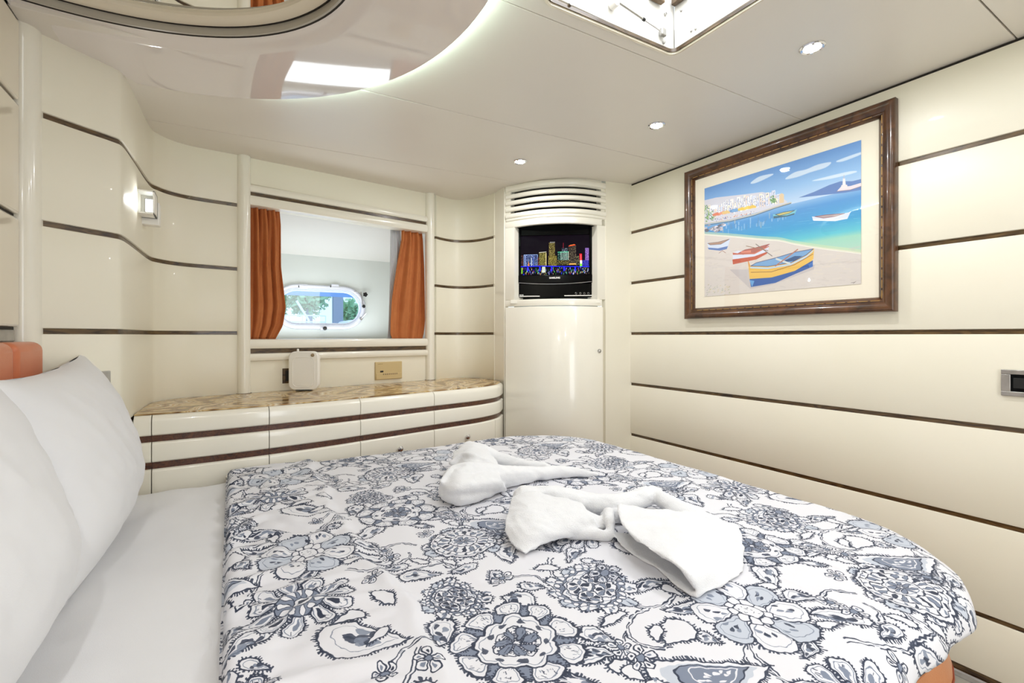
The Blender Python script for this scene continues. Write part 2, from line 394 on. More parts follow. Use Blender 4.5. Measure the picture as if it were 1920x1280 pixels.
# glossy oval panel under the ceiling, with the recessed oval mirror
ZD = E + .807
def ell(cx, cy, rx, ry, n=96): return [(cx + rx * math.cos(2 * PI * i / n), cy + ry * math.sin(2 * PI * i / n)) for i in range(n)]
dout = [(max(p[0], -.463), p[1]) for p in ell(-.30, 1.05, .832, .845, 120)]
out2 = []
for (x, y) in dout:                                       # stay inside the walls on the left
    if x < -.285 and y > 1.70:
        lim = 1.70 + (x + .463) / .178 * .15; y = min(y, lim)
    out2.append((x, y))
MC = (-.37, 1.09)
hole = [(max(p[0], -.462), p[1]) for p in ell(MC[0], MC[1], .617, .500, 120)]
lip = [(max(p[0], -.4615), p[1]) for p in ell(MC[0], MC[1], .645, .525, 120)]
LP = [[(max(p[0], -.4615), p[1]) for p in ell(MC[0], MC[1], .617 + k, .500 + k, 120)] for k in (.062, .054, .040, .024, .010, 0)]
dp = loft(MB(), [(out2, ZD + .007), (out2, ZD), (LP[0], ZD), (LP[1], ZD + .001), (LP[2], ZD + .004), (LP[3], ZD + .008), (LP[4], ZD + .011), (hole, ZD + .012)])
dp.build('oval_panel', M['disc'], roof, ang=50)
mir = empty('ceiling_mirror', (MC[0], MC[1], E + .86), label='oval ceiling mirror in a stepped rim over the head of the bed', cat='mirror')
h1 = [(max(p[0], -.461), p[1]) for p in ell(MC[0], MC[1], .608, .492, 120)]
h2 = [(max(p[0], -.461), p[1]) for p in ell(MC[0], MC[1], .603, .487, 120)]
h3 = [(max(p[0], -.461), p[1]) for p in ell(MC[0], MC[1], .582, .466, 120)]
h4 = [(max(p[0], -.461), p[1]) for p in ell(MC[0], MC[1], .575, .459, 120)]
loft(MB(), [(hole, ZD + .012), (h1, ZD + .013), (h1, ZD + .032)]).build('recess_side', M['grey'], mir)
loft(MB(), [(h1, ZD + .032), (h2, ZD + .031), (h2, ZD + .035), (h1, ZD + .036)]).build('shadow_joint', M['dark'], mir)
loft(MB(), [(h2, ZD + .035), (h2, ZD + .033), (h3, ZD + .036), (h4, ZD + .042), (h4, ZD + .05)]).build('rim', M['ring'], mir)
loft(MB(), [(hole, ZD + .012), (hole, ZD + .010), ([(max(p[0], -.461), p[1]) for p in ell(MC[0], MC[1], .613, .497, 120)], ZD + .0125)]).build('edge_bead', M['dark'], mir)
MB().prism(h4, E + .857, E + .861).build('mirror_glass', M['mirror'], mir, smooth=False)
# lit LED strip in the slot above the oval panel
arc = [(x, y) for (x, y) in ell(-.30, 1.05, .818, .831, 120) if x > .05 and y > .35]
arc = sorted(arc, key=lambda p: math.atan2(p[1] - 1.05, p[0] + .3))
tag(MB().tube([(p[0], p[1], ZD + .0100) for p in arc], .0022, 6).build('led_strip', M['led']), 'pale LED strip in the slot along the edge of the oval ceiling panel', 'light strip')

# ------------------------------------------------------------------ roof hatch
ht = empty('roof_hatch', (.905, .706, E + .84), label='open white roof hatch above the foot of the bed', cat='hatch')
ho = rrect(HX0 + .001, HY0 + .001, HX1 - .001, HY1 - .001, .029); h_i = rrect(HX0 + .008, HY0 + .008, HX1 - .008, HY1 - .008, .024)
ringmesh(MB(), ho, h_i, lambda x: zc(x) - .003, lambda x: zc(x) + .010).build('lip', M['ring'], ht)
h_a = rrect(HX0 + .009, HY0 + .009, HX1 - .009, HY1 - .009, .024); h_b = rrect(HX0 + .012, HY0 + .012, HX1 - .012, HY1 - .012, .02)
ringmesh(MB(), h_a, h_b, lambda x: zc(x) + .002, lambda x: zc(x) + .012).build('rubber_seal', M['wood'], ht)
for nm, c, d in (('coaming_side', (.906, HY1 - .0, 0), (HX1 - HX0 - .01, .022)), ('coaming_side', (.906, HY0 + .0, 0), (HX1 - HX0 - .01, .022)), ('coaming_side', (HX1 - .0, .7065, 0), (.022, HY1 - HY0 - .03)), ('coaming_side', (HX0 + .0, .7065, 0), (.022, HY1 - HY0 - .03))):
    z0 = zc(c[0]) + .012; MB().box((c[0], c[1], (z0 + E + 1.14) / 2), (d[0], d[1], E + 1.14 - z0)).build(nm, M['recess'], ht, smooth=False, bevel=.002)
MB().box((.906, .7065, E + 1.15), (.53, .54, .012)).build('acrylic_pane', glass('smoked_acrylic', (235, 240, 245), .1), ht, smooth=False)
yb = HY1 - .0125
def hp_(px, py): return ony(px, py, yb - .002)
a_, b_ = hp_(1152, 8), hp_(1232, 62); b_.y -= .012; a_.y -= .012
s0 = MB().tube([a_ + (a_ - b_) * .2, a_, a_ + (b_ - a_) * .6], .0035, 10).build('gas_strut', M['steel'], ht)
MB().tube([a_ + (b_ - a_) * .6, b_], .0022, 8).build('strut_rod', M['chrome'], ht)
MB().tube([a_ + (b_ - a_) * .57, a_ + (b_ - a_) * .62], .0045, 10).build('strut_collar', M['blackmatt'], ht)
MB().box(tuple(hp_(1240, 63) - Vector((0, .006, 0))), (.02, .012, .022)).build('strut_bracket', M['steel'], ht, bevel=.003)
kp = hp_(1147, 12); MB().lathe(kp, [(.011, 0), (.011, -.018), (.009, -.021)], Vector((0, 1, 0)), 20).build('knob', M['plastic'], ht)
for (px, py) in ((1070, 8), (1248, 26), (1245, 79)):
    MB().lathe(hp_(px, py), [(.0045, .004), (.0045, -.002), (.002, -.003)], Vector((0, 1, 0)), 12).build('screw', M['steel'], ht)
for (px, py) in ((1277, 20), (1296, 58), (1304, 54)):
    p = onx(px, py, HX1 - .0125); MB().lathe(p, [(.003, .003), (.003, -.002), (.001, -.003)], Vector((1, 0, 0)), 12).build('screw', M['steel'], ht)
MB().box(tuple(hp_(1228, -2) - Vector((0, .008, 0))), (.05, .016, .022)).build('latch', M['wood'], ht, bevel=.002)
p = onx(1278, -3, HX1 - .014); MB().box((p.x - .008, p.y, p.z), (.016, .05, .022)).build('latch', M['wood'], ht, bevel=.002)

# ------------------------------------------------------------------ downlights
def downlight(px, py, label, power=LIGHTS['down'], at=None):
    if at is None:
        p = onz(px, py, .85)
        for _ in range(3): p = onz(px, py, zc(p.x) - E)
    else: p = Vector((at[0], at[1], zc(at[0])))
    t = empty('downlight', p, label=label, cat='downlight', group='small round downlights in the ceiling')
    q = Vector((p.x, p.y, p.z))
    MB().lathe(q, [(.034, .0), (.034, -.003), (.030, -.006), (.024, -.004), (.024, .002)], n=28).build('bezel', M['chrome'], t)
    MB().lathe(q, [(.0235, -.001), (.0235, -.0045), (.001, -.006)], n=24).build('lens', M['lamp'], t)
    for sx in (-1, 1):
        MB().lathe(q + Vector((sx * .026 * .83, sx * .026 * .5, -.004)), [(.004, 0), (.004, -.003), (.001, -.004)], n=10).build('clip', M['chrome'], t)
    area('downlight_beam', (p.x, p.y, p.z - .012), (0, 0, 0), .035, power, (.975, .985, 1))
downlight(1523, 88, 'largest downlight, nearest, above the picture on the right wall')
downlight(1231, 234, 'middle downlight of the row, over the corner of the right wall')
downlight(975, 302, 'farthest downlight, in front of the louvred corner cabinet')
for k, at in enumerate(((1.47, .12), (.45, -.35), (-.2, -.2))):
    downlight(0, 0, ['downlight beside the doorway', 'downlight in front of the doorway', 'downlight over the near side of the bedhead'][k], at=at, power=(1.2, 3.2, 5.2)[k])

# ------------------------------------------------------------------ window wall with the opening, trims, recess and porthole
def wp(px, py, off=0):
    p = online(px, py, WL, WR); d = Vector((WR[0] - WL[0], WR[1] - WL[1])).normalized(); return Vector((p.x + d.y * off, p.y - d.x * off, p.z))
O0, O1 = wp(466, 600), wp(799, 600)
line = [(O0.x, O0.y), (O1.x, O1.y)]
w1 = tag(MB().sweep(line, panel_prof(E + .70, E + .905, th=.004)).sweep(line, panel_prof(E - .27, E - .105, th=.004)).sweep(line, [(-.05, E - .9), (-.018, E - .9), (-.018, E - .26), (-.05, E - .26)]).build('window_1', M['wall'], smooth=False), kind='structure')
def bull(z0, z1, th=.022, n=7, back=-.05):
    r = (z1 - z0) / 2; zm = (z0 + z1) / 2
    return [(back, z0)] + [(th - .014 + .014 * math.cos(a) ** .5 if abs(math.cos(a)) > 1e-6 else th - .014, zm + r * math.sin(a)) for a in np.linspace(-PI / 2 + 1e-3, PI / 2 - 1e-3, n)] + [(back, z1)]
dz = lambda t: .010 * t
MB().sweep(line, bull(E + .662, E + .697), dz).build('top_rail', M['lacquer'], w1)
MB().sweep(line, bull(E + .600, E + .648), dz).build('lower_rail', M['lacquer'], w1)
MB().sweep(line, [(-.04, E + .648), (.010, E + .648), (.010, E + .662), (-.04, E + .662)], dz).build('strip', M['wood'], w1)
MB().sweep(line, bull(E - .062, E - .016, .024)).build('window_sill', M['lacquer'], w1)
MB().sweep(line, [(-.04, E - .082), (.008, E - .082), (.008, E - .062), (-.04, E - .062)]).build('strip', M['wood'], w1)
MB().sweep(line, bull(E - .118, E - .082, .024)).build('lower_rail', M['lacquer'], w1)
# recess behind the opening
HY = 3.19
rw = tag(MB().box((.46, HY + .06, E - .5), (1.1, .04, .8)).build('wall_hull', M['hull'], smooth=False), kind='structure')
MB().prism([(1.045, 2.70), (.950, HY + .01), (.985, HY + .01), (1.08, 2.70)][::-1], E - .06, E + .68).build('recess_side', M['recess'], rw, smooth=False)
MB().prism([(0.0, 2.50), (-.11, HY + .01), (-.14, HY + .01), (-.03, 2.50)], E - .06, E + .68).build('recess_side', M['recess'], rw, smooth=False)
MB().add([(-.13, 2.49, E + .635), (1.08, 2.70, E + .635), (1.0, HY + .01, E + .505), (-.14, HY + .01, E + .505), (-.13, 2.49, E + .66), (1.08, 2.70, E + .66), (1.0, HY + .01, E + .53), (-.14, HY + .01, E + .53)],
         [(3, 2, 1, 0), (4, 5, 6, 7), (0, 1, 5, 4), (1, 2, 6, 5), (2, 3, 7, 6), (3, 0, 4, 7)]).build('recess_ceiling', M['recess'], rw, smooth=False)
MB().prism([(0.0, 2.49), (1.06, 2.69), (1.0, HY + .01), (-.14, HY + .01)], E - .07, E - .02).build('recess_shelf', M['recess'], rw, smooth=False)
# hull lining round the port light: a plate with an oval hole
PCX, PCZ, PHW, PHH = .492, E + .182, .281, .142
def stad(hw, hh, n=12):
    out = []
    for k in range(n + 1): a = -PI / 2 + PI * k / n; out.append((hw - hh + hh * math.cos(a), hh * math.sin(a)))
    for k in range(n + 1): a = PI / 2 + PI * k / n; out.append((-(hw - hh) + hh * math.cos(a), hh * math.sin(a)))
    return out
def pring(mb, rings):                     # rings: (stadium pts, y)
    n = len(rings[0][0]); v = [(PCX + p[0], y, PCZ + p[1]) for P, y in rings for p in P]
    return mb.add(v, [(k * n + i, k * n + (i + 1) % n, (k + 1) * n + (i + 1) % n, (k + 1) * n + i) for k in range(len(rings) - 1) for i in range(n)])
S = stad(PHW, PHH)
def sq(p):                                # point of the outer rectangle for a stadium point
    ax = (1.06 - PCX) if p[0] > 0 else (PCX + .14); az = (E + .70 - PCZ) if p[1] > 0 else (PCZ - E + .06)
    m_ = max(abs(p[0]) / ax, abs(p[1]) / az); return (p[0] / m_, p[1] / m_)
SD = stad(PHW - .02, PHH - .02, 40)
pring(MB(), [([sq(p) for p in SD], HY), (SD, HY), (SD, HY + .03)]).build('hull_lining', M['hull'], rw, smooth=False)
po = tag(pring(MB(), [(stad(PHW - .019, PHH - .019), HY + .04), (stad(PHW - .019, PHH - .019), HY - .002), (S, HY - .001), (S, HY - .010), (stad(PHW - .004, PHH - .004), HY - .016), (stad(PHW - .012, PHH - .012), HY - .018), (stad(PHW - .030, PHH - .030), HY - .012), (stad(PHW - .034, PHH - .034), HY + .0), (stad(PHW - .034, PHH - .034), HY + .04)]).build('window_2', M['alu']), kind='structure')
MB().add([(PCX + p[0], HY + .012, PCZ + p[1]) for p in stad(PHW - .034, PHH - .034)], [tuple(range(26))]).build('pane', M['glass'], po, smooth=False)
pring(MB(), [(stad(PHW - .034, PHH - .034), HY + .008), (stad(PHW - .040, PHH - .040), HY + .004), (stad(PHW - .042, PHH - .042), HY + .012)]).build('gasket', M['gelwhite'], po)
for px in (569, 628):
    p = ony(px, 537, HY - .008); MB().box((p.x, p.y, p.z), (.05, .016, .03)).build('hinge', M['alu'], po, bevel=.003)
    MB().box((p.x - .028, p.y - .002, p.z - .002), (.005, .018, .012)).build('hinge_pin', M['blackmatt'], po, bevel=.001)
p = ony(606, 616, HY - .02); MB().box(tuple(p), (.035, .02, .02)).build('latch', M['alu'], po, bevel=.004)
MB().lathe(p + Vector((.008, -.012, .002)), [(.012, 0), (.012, -.01), (.008, -.012)], Vector((0, 1, 0)), 16).build('latch_knob', M['blackmatt'], po)
MB().tube([ony(664, 547, HY - .02), ony(677, 547, HY - .02), ony(680, 571, HY - .02), ony(681, 578, HY - .02)], .003, 8).build('stay_arm', M['steel'], po)
p = ony(685, 552, HY - .03); kb = MB()
for k in range(5): kb.lathe(p + Vector((.009 * math.cos(k * 1.257), 0, .009 * math.sin(k * 1.257))), [(.006, .006), (.007, 0), (.006, -.006)], Vector((0, 1, 0)), 10)
kb.lathe(p, [(.009, .016), (.009, -.008)], Vector((0, 1, 0)), 12).build('star_knob', M['blackmatt'], po)
for (px, py) in ((682, 574), (677, 597)):
    p = ony(px, py, HY - .018); MB().lathe(p, [(.010, .01), (.011, -.002), (.007, -.008)], Vector((0, 1, 0)), 14).build('latch_knob', M['blackmatt' if py < 580 else 'steel'], po)
p = ony(677, 597, HY - .022); MB().tube([p, p + Vector((.03, -.01, .035))], .0035, 8).build('latch_lever', M['chrome'], po)

# what stands outside the porthole
tag(MB().box((0, 14, E - 1.3), (40, 20, .1)).build('water', M['water'], smooth=False), 'blue water beyond the porthole', 'water', kind='stuff')
def clump(name, c, r, label, n=900):
    t = empty(name, (c[0], c[1], E - 1.24), label=label, cat='tree')
    MB().tube([(c[0], c[1], E - 1.249), (c[0] + .05, c[1], c[2])], [.09, .05], 8).build('trunk', M['dock'], t)
    b = MB()
    for k in range(n):
        d = Vector((random.gauss(0, 1), random.gauss(0, 1), random.gauss(0, .8))).normalized() * r * random.uniform(.3, 1); q = Vector(c) + d; s_ = random.uniform(.03, .09)
        u = Vector((random.gauss(0, 1), random.gauss(0, 1), random.gauss(0, 1))).normalized() * s_; v_ = u.orthogonal().normalized() * s_ * .6
        b.add([q - u, q - v_, q + u, q + v_], [(0, 1, 2, 3)])
    o = b.build('foliage', M['leaf'], t, smooth=False); o['kind'] = 'stuff'
clump('tree', (1.22, 9.5, E + .72), .42, 'tree in the middle of the porthole view, beside the grey post')
clump('tree', (2.12, 9.8, E + .42), .34, 'low bushy tree at the right end of the porthole view')
clump('tree', (.62, 10.0, E + .6), .36, 'tree half hidden by the left curtain, outside the porthole')
tag(MB().box((1.66, 8.9, E - .15), (.17, .17, 2.19)).build('dock_post', M['dock'], bevel=.02), 'grey dock post outside the porthole', 'post')
rl = empty('boat_railing', (.6, 6, E - 1.25), label='white railing on the boat outside the porthole', cat='railing')
for z in (E + .165, E + .24): MB().tube([(-.2, 6, z), (.98, 6, z)], .007, 8).build('rail', M['gelwhite'], rl)
for x in (-.2, .1, .4, .58, .72, .86, .98): MB().tube([(x, 6, E - 1.25), (x, 6, E + .242)], .006, 8).build('stanchion', M['gelwhite'], rl)
tag(MB().tube([(.70, 6.4, E + .44), (.84, 6.4, E + .20), (.86, 6.4, E - 1.25)], .014, 8).build('mooring_pole', M['gelwhite']), 'slanted white pole outside the porthole', 'pole')
tag(MB().box((1.85, 7.8, E - .50), (.7, .9, 1.49)).build('moored_boat', M['gelwhite'], bevel=.1, seg=3), 'white moored boat low in the porthole view', 'boat')
cn_ = empty('canopy', (.4, 4.4, E - 1.25), label='blue canopy edge along the top of the porthole view', cat='canopy')
MB().box((.5, 4.4, E + .455), (2.6, .7, .16)).build('canopy_cloth', M['canopy'], cn_, bevel=.02)
for x in (-.75, 1.75): MB().tube([(x, 4.4, E - 1.25), (x, 4.4, E + .38)], .02, 8).build('canopy_pole', M['gelwhite'], cn_)

# ------------------------------------------------------------------ curtains
def curtain(name, px_edges, py0, py1, off, label, m, folds, amp, fixed='left', nu=110, nv=44):
    t = empty(name, wp(px_edges[0][1], py1, off) * 1.0, label=label, cat='curtain', group='rust curtains at the window' if m is M['curtain'] else None)
    zt, zb = wp(500, py0, off).z, wp(500, py1, off).z
    v = []; f = []
    for j in range(nv + 1):
        t_ = j / nv; py = py0 + (py1 - py0) * t_
        ys = [e[0] for e in px_edges]; a = np.interp(py, ys, [e[1] for e in px_edges]); b = np.interp(py, ys, [e[2] for e in px_edges])
        pa, pb = wp(a, py, off), wp(b, py, off); ta = pa; Zr = None
        for i in range(nu + 1):
            u = i / nu; p = pa.lerp(pb, u)
            z = E + (629 - np.interp(py, [py0, py1], [py0, py1])) / F * ((pa - Vector((0, 0, 0))).xy.length * 0 + 1) if False else pa.z + (pb.z - pa.z) * u
            k = amp * (1 - .25 * t_) * (math.sin(folds * 2 * PI * u + .9 * math.sin(3.1 * t_ + u * 4)) * .7 + .3 * math.sin(folds * 3.7 * PI * u + 2.2 * t_))
            k += .010 * math.sin(PI * min(1, t_ * 1.05)) * math.sin(PI * u) * 2
            dgath = max(0, t_ - .82) / .18; k *= 1 - .3 * dgath; k += -.012 * dgath ** 2
            n_ = Vector((WR[1] - WL[1], -(WR[0] - WL[0]), 0)).normalized()
            q = p + n_ * k; v.append((q.x, q.y, z))
    for j in range(nv):
        for i in range(nu): f.append((j * (nu + 1) + i, j * (nu + 1) + i + 1, (j + 1) * (nu + 1) + i + 1, (j + 1) * (nu + 1) + i))
    o = obj('cloth', v, f, m, t, ang=180); so = o.modifiers.new('thick', 'SOLIDIFY'); so.thickness = .002
    return t
cu = curtain('curtain', [(386, 466, 527), (420, 466, 530), (500, 466, 530), (575, 466, 538), (610, 466, 533), (636, 466, 520)], 384, 636, -.030, 'rust orange curtain bunched at the left side of the window opening', M['curtain'], 4.2, .019)
cv = curtain('curtain', [(432, 758, 796), (450, 757, 798), (500, 747, 800), (560, 738, 800), (600, 736, 800), (625, 737, 799), (636, 742, 797)], 424, 636, -.034, 'rust orange curtain gathered at the right side of the window opening', M['curtain'], 3.2, .019)
cl = curtain('curtain_lining', [(428, 742, 760), (636, 737, 765)], 424, 636, -.062, 'narrow grey curtain hanging behind the right rust curtain', M['lining'], 2.5, .006)
for t_, pts in ((cu, (480, 515)), (cv, (765, 790))):
    pass

# ------------------------------------------------------------------ sideboard along the window wall, with onyx worktop
ftop = smooth_path([(-.278, 1.966), (-.07, 1.967), (.12, 1.978), (.33, 2.003), (.47, 2.028), (.65, 2.06), (.82, 2.093), (1.05, 2.135), (1.17, 2.175), (1.25, 2.225), (1.325, 2.315)], 8)
fpath = [(p[0], p[1]) for p in ftop]
def bp_on(px, py=760):                    # plan point where a view ray meets the front path
    best = None
    r = (px - 960) / F; dx, dy = CT * r + ST, -ST * r + CT
    for i in range(len(fpath) - 1):
        a, b = fpath[i], fpath[i + 1]; ex, ey = b[0] - a[0], b[1] - a[1]; den = dx * ey - dy * ex
        if abs(den) < 1e-9: continue
        Z = (a[0] * ey - a[1] * ex) / den; s_ = (a[0] * dy - a[1] * dx) / den
        if -.001 <= s_ <= 1.001 and Z > 0: return i + s_
    return None
cuts = [0] + [bp_on(x) for x in (285, 504, 674, 812)] + [len(fpath) - 1]
last = bp_on(925)
def sub(a, b, gap=.0):
    def P(t): i = min(int(t), len(fpath) - 2); u = t - i; return (fpath[i][0] * (1 - u) + fpath[i + 1][0] * u, fpath[i][1] * (1 - u) + fpath[i + 1][1] * u)
    pa, pb = P(a), P(b); mid = [fpath[i] for i in range(int(a) + 1, int(math.ceil(b))) if .05 < i - a and .05 < b - i]
    pts = [pa] + mid + [pb]
    d = Vector((pts[1][0] - pa[0], pts[1][1] - pa[1])).normalized() * gap; e_ = Vector((pts[-2][0] - pb[0], pts[-2][1] - pb[1])).normalized() * gap
    pts[0] = (pa[0] + d.x, pa[1] + d.y); pts[-1] = (pb[0] + e_.x, pb[1] + e_.y); return pts
sb = empty('sideboard', (.5, 2.3, 0), label='cream lacquered sideboard with dark strips along the window wall', cat='cabinet')
# carcass between front and walls
back = [(p[0] + .0, p[1]) for p in left_path if p[1] > 1.97]
body = [(p[0], p[1] + .02) for p in fpath] + [(1.325, 2.43)] + [(p[0] - .02, p[1] - .03) for p in curve_path[::-1]] + [(p[0] + .02, p[1] - .03) for p in left_path[::-1] if p[1] > 2.02]
MB().prism(body[::-1], 0, E - .2705).build('carcass', M['wall'], sb, smooth=False)
def cush(z0, z1, th=.012, top=False):
    r = .022 if top else .009
    z0 += E; z1 += E; pr = [(-.03, z0), (th - .006, z0), (th - .001, z0 + .004), (th, z0 + .012)]
    for k in range(5): a = k / 4 * PI / 2; pr.append((th - r + r * math.cos(a), z1 - r + r * math.sin(a)))
    return pr + [(-.03, z1)]
rows = ((-.336, -.268, True), (-.426, -.358, False))
for (z0, z1, tp) in rows:
    for i in range(5): MB().sweep(sub(cuts[i], cuts[i + 1], .0014), cush(z0, z1, top=tp)).build('front_panel', M['lacquer'], sb)
for i in range(5):
    for (z0, z1) in ((-.358, -.336), (-.449, -.426)):
        MB().sweep(sub(cuts[i], cuts[i + 1], .0004), [(-.03, E + z0), (.002, E + z0), (.002, E + z1), (-.03, E + z1)]).build('strip', M['burl'], sb)
dcuts = cuts[:5] + [last, cuts[5]]
for i in range(6):
    d = MB().sweep(sub(dcuts[i], dcuts[i + 1], .0014), cush(-.63, -.449)).build('drawer' if 0 < i < 5 else 'front_panel', M['lacquer'], sb)
    if 0 < i < 5:
        px, py = {1: (430, 890), 2: (594, 860), 3: (746, 838), 4: (872, 820)}[i]
        t_ = bp_on(px); q = sub(t_, t_ + .5)[0]; q2 = sub(t_, t_ + .5)[1]; dn = Vector((q2[1] - q[1], -(q2[0] - q[0]), 0)).normalized()
        MB().lathe(Vector((q[0], q[1], E - .507)) + dn * .012, [(.006, 0), (.005, .006), (.011, .010), (.013, .016), (.009, .021), (.002, .023)], dn, 20).build('knob', M['chrome'], d, wl=False)
MB().sweep(fpath, [(-.03, .001), (-.004, .001), (-.004, E - .632), (-.03, E - .632)]).build('plinth', M['wall'], sb)
wt_back = [(p[0] + .013, p[1] - .012) for p in left_path if p[1] > 2.0]
wt = [(p[0] - .0, p[1] + .006) for p in fpath] + [(1.338, 2.40)] + [(p[0] - .012, p[1] - .014) for p in curve_path[::-1][1:]] + [(O1.x, O1.y - .006), (O0.x, O0.y - .006)] + wt_back[::-1]
tag(MB().prism(wt[::-1], E - .2678, E - .2635).build('worktop', M['onyx'], smooth=False), 'swirled honey onyx worktop on top of the sideboard', 'worktop')

# ------------------------------------------------------------------ corner cabinet with louvres and television
cc = empty('corner_cabinet', (1.6, 2.15, 0), label='curved cream corner cabinet with louvres and a tall door', cat='cabinet')
MB().sweep([(1.357, 2.445), (1.352, 2.311)], panel_prof(0, E + .90, th=.008, back=-.02)).build('side_post', M['lacquer'], cc)
def arc_sub(px0, px1):
    out = []; n = 22
    for k in range(n + 1):
        px = px0 + (px1 - px0) * k / n; r = (px - 960) / F; dx, dy = CT * r + ST, -ST * r + CT
        for i in range(len(arc_path) - 1):
            a, b = arc_path[i], arc_path[i + 1]; ex, ey = b[0] - a[0], b[1] - a[1]; den = dx * ey - dy * ex
            if abs(den) < 1e-9: continue
            Z = (a[0] * ey - a[1] * ex) / den; s_ = (a[0] * dy - a[1] * dx) / den
            if -1e-6 <= s_ <= 1 + 1e-6 and Z > 0: out.append((dx * Z, dy * Z)); break
    return out
full = arc_sub(948, 1136.5)
lou = arc_sub(950, 1134)
def lpr(z0, z1, th=.010, back=-.012): 
    zm = (z0 + z1) / 2; r = (z1 - z0) / 2
    return [(back, z0)] + [(th - .010 + .010 * math.cos(a), zm + r * math.sin(a)) for a in np.linspace(-PI / 2, PI / 2, 9)] + [(back, z1)]
zt = [.862, .806, .769, .733, .696]
MB().sweep(full, panel_prof(E + .820, E + .88, th=.0)).build('top_rail', M['lacquer'], cc)
MB().sweep(lou, lpr(E + .824, E + .857, .014, -.004)).build('louvre_slat', M['lacquer'], cc)
for z in (.794, .757, .720):
    MB().sweep(lou, lpr(E + z - .0122, E + z + .0122, .013, -.004)).build('louvre_slat', M['lacquer'], cc)
MB().sweep(lou, lpr(E + .668, E + .696, .014, -.004)).build('louvre_slat', M['lacquer'], cc)
MB().sweep(lou, lpr(E + .652, E + .670, .008)).build('louvre_slat', M['lacquer'], cc)
MB().sweep(arc_sub(955, 1130), [(-.05, E + .66), (-.042, E + .66), (-.042, E + .85), (-.05, E + .85)]).build('vent_backing', M['blackmatt'], cc)
for a, b in ((948, 957), (1127, 1136.5)):
    MB().sweep(arc_sub(a, b), [(-.10, 0), (-.012, 0), (-.012, E + .16), (-.10, E + .16)]).build('side_panel', M['lacquer'], cc)
    MB().sweep(arc_sub(a, b), [(-.05, E + .65), (-.001, E + .65), (-.001, E + .83), (-.05, E + .83)]).build('vent_side', M['lacquer'], cc)
# television frame
MB().sweep(full, panel_prof(E + .617, E + .653, th=.003)).build('rail', M['lacquer'], cc)
MB().sweep(full, panel_prof(E + .166, E + .203, th=.003)).build('rail', M['lacquer'], cc)
MB().sweep(arc_sub(948, 965), panel_prof(E + .203, E + .617, th=.003, r=.002, back=-.09)).build('stile', M['lacquer'], cc)
MB().sweep(arc_sub(1119.5, 1136.5), panel_prof(E + .203, E + .617, th=.003, r=.002, back=-.09)).build('stile', M['lacquer'], cc)
ch0, ch1 = Vector((1.352, 2.311)), Vector((1.806, 1.966)); cu_ = (ch1 - ch0).normalized(); cn = Vector((-cu_.y * -1, 0)) if False else Vector((cu_.y, -cu_.x))
def on_ch(s_, off, z): q = ch0 + cu_ * s_ + cn * off; return (q.x, q.y, E + z)
ang_ch = math.atan2(cu_.y, cu_.x)
MB().box(on_ch(.285, -.26, .41), (.52, .01, .5), ang_ch).build('niche_back', M['dark'], cc, smooth=False)
MB().box(on_ch(.285, -.11, .193), (.50, .30, .02), ang_ch).build('niche_floor', M['lacquer'], cc, smooth=False)
door = MB().sweep(arc_sub(949.5, 1136), panel_prof(.09, E + .162, th=.010, r=.005)).build('door', M['lacquer'], cc)
door['label'] = 'tall blank curved door'
q = arc_sub(1122, 1123)[0]; kk = Vector((q[0], q[1], E - .085)); dn = Vector((-.25, -.97, 0)).normalized()
MB().lathe(kk + dn * .008, [(.011, 0), (.011, .006), (.008, .012), (.003, .014)], dn, 20).build('lock', M['steel'], door, wl=False)
MB().sweep(full, panel_prof(0, .085, th=-.01)).build('plinth', M['lacquer'], cc)

tvc = on_ch(.285, -.02, .42)
tv = empty('television', (tvc[0], tvc[1], E + .203), ang_ch, label='black television in the corner cabinet showing a night skyline', cat='television')
TM = Matrix.Translation((tvc[0], tvc[1], 0)) @ Matrix.Rotation(ang_ch, 4, 'Z')   # local x along the set, -y to the room
def tvp(px, py, y=-.01):                  # local (x, z) of a pixel on the set's front
    a = TM @ Vector((0, y, 0)); b = TM @ Vector((1, y, 0)); p = online(px, py, (a.x, a.y), (b.x, b.y)); q = TM.inverted() @ p; return q.x, q.z
def tbox(x0, x1, z0, z1, y0, y1): return MB().box(((x0 + x1) / 2, (y0 + y1) / 2, (z0 + z1) / 2), (x1 - x0, y1 - y0, z1 - z0), 0, TM)
lx0, _ = tvp(967, 500); lx1, _ = tvp(1119, 500); _, lz0 = tvp(1040, 557); lz1 = E + .64
sx0, _ = tvp(976.5, 480); sx1, _ = tvp(1105, 480); _, sz1 = tvp(1040, 441); _, sz0 = tvp(1040, 515)
tbox(lx0, lx1, lz0, lz1, .0, .05).build('housing', M['black'], tv, bevel=.006)
tbox(lx0, sx0, sz0 - .004, lz1, -.012, .0).build('bezel', M['black'], tv, bevel=.004)
tbox(sx1, lx1, sz0 - .004, lz1, -.012, .0).build('bezel', M['black'], tv, bevel=.004)
tbox(sx0, sx1, sz1, lz1, -.012, .0).build('bezel', M['black'], tv, bevel=.004)
_, zs = tvp(1040, 531)
tbox(lx0, lx1, zs, sz0, -.014, .0).build('bezel', M['black'], tv, bevel=.004)
tbox(lx0, lx1, lz0, zs, -.010, .0).build('speaker_panel', M['black'], tv, bevel=.004)
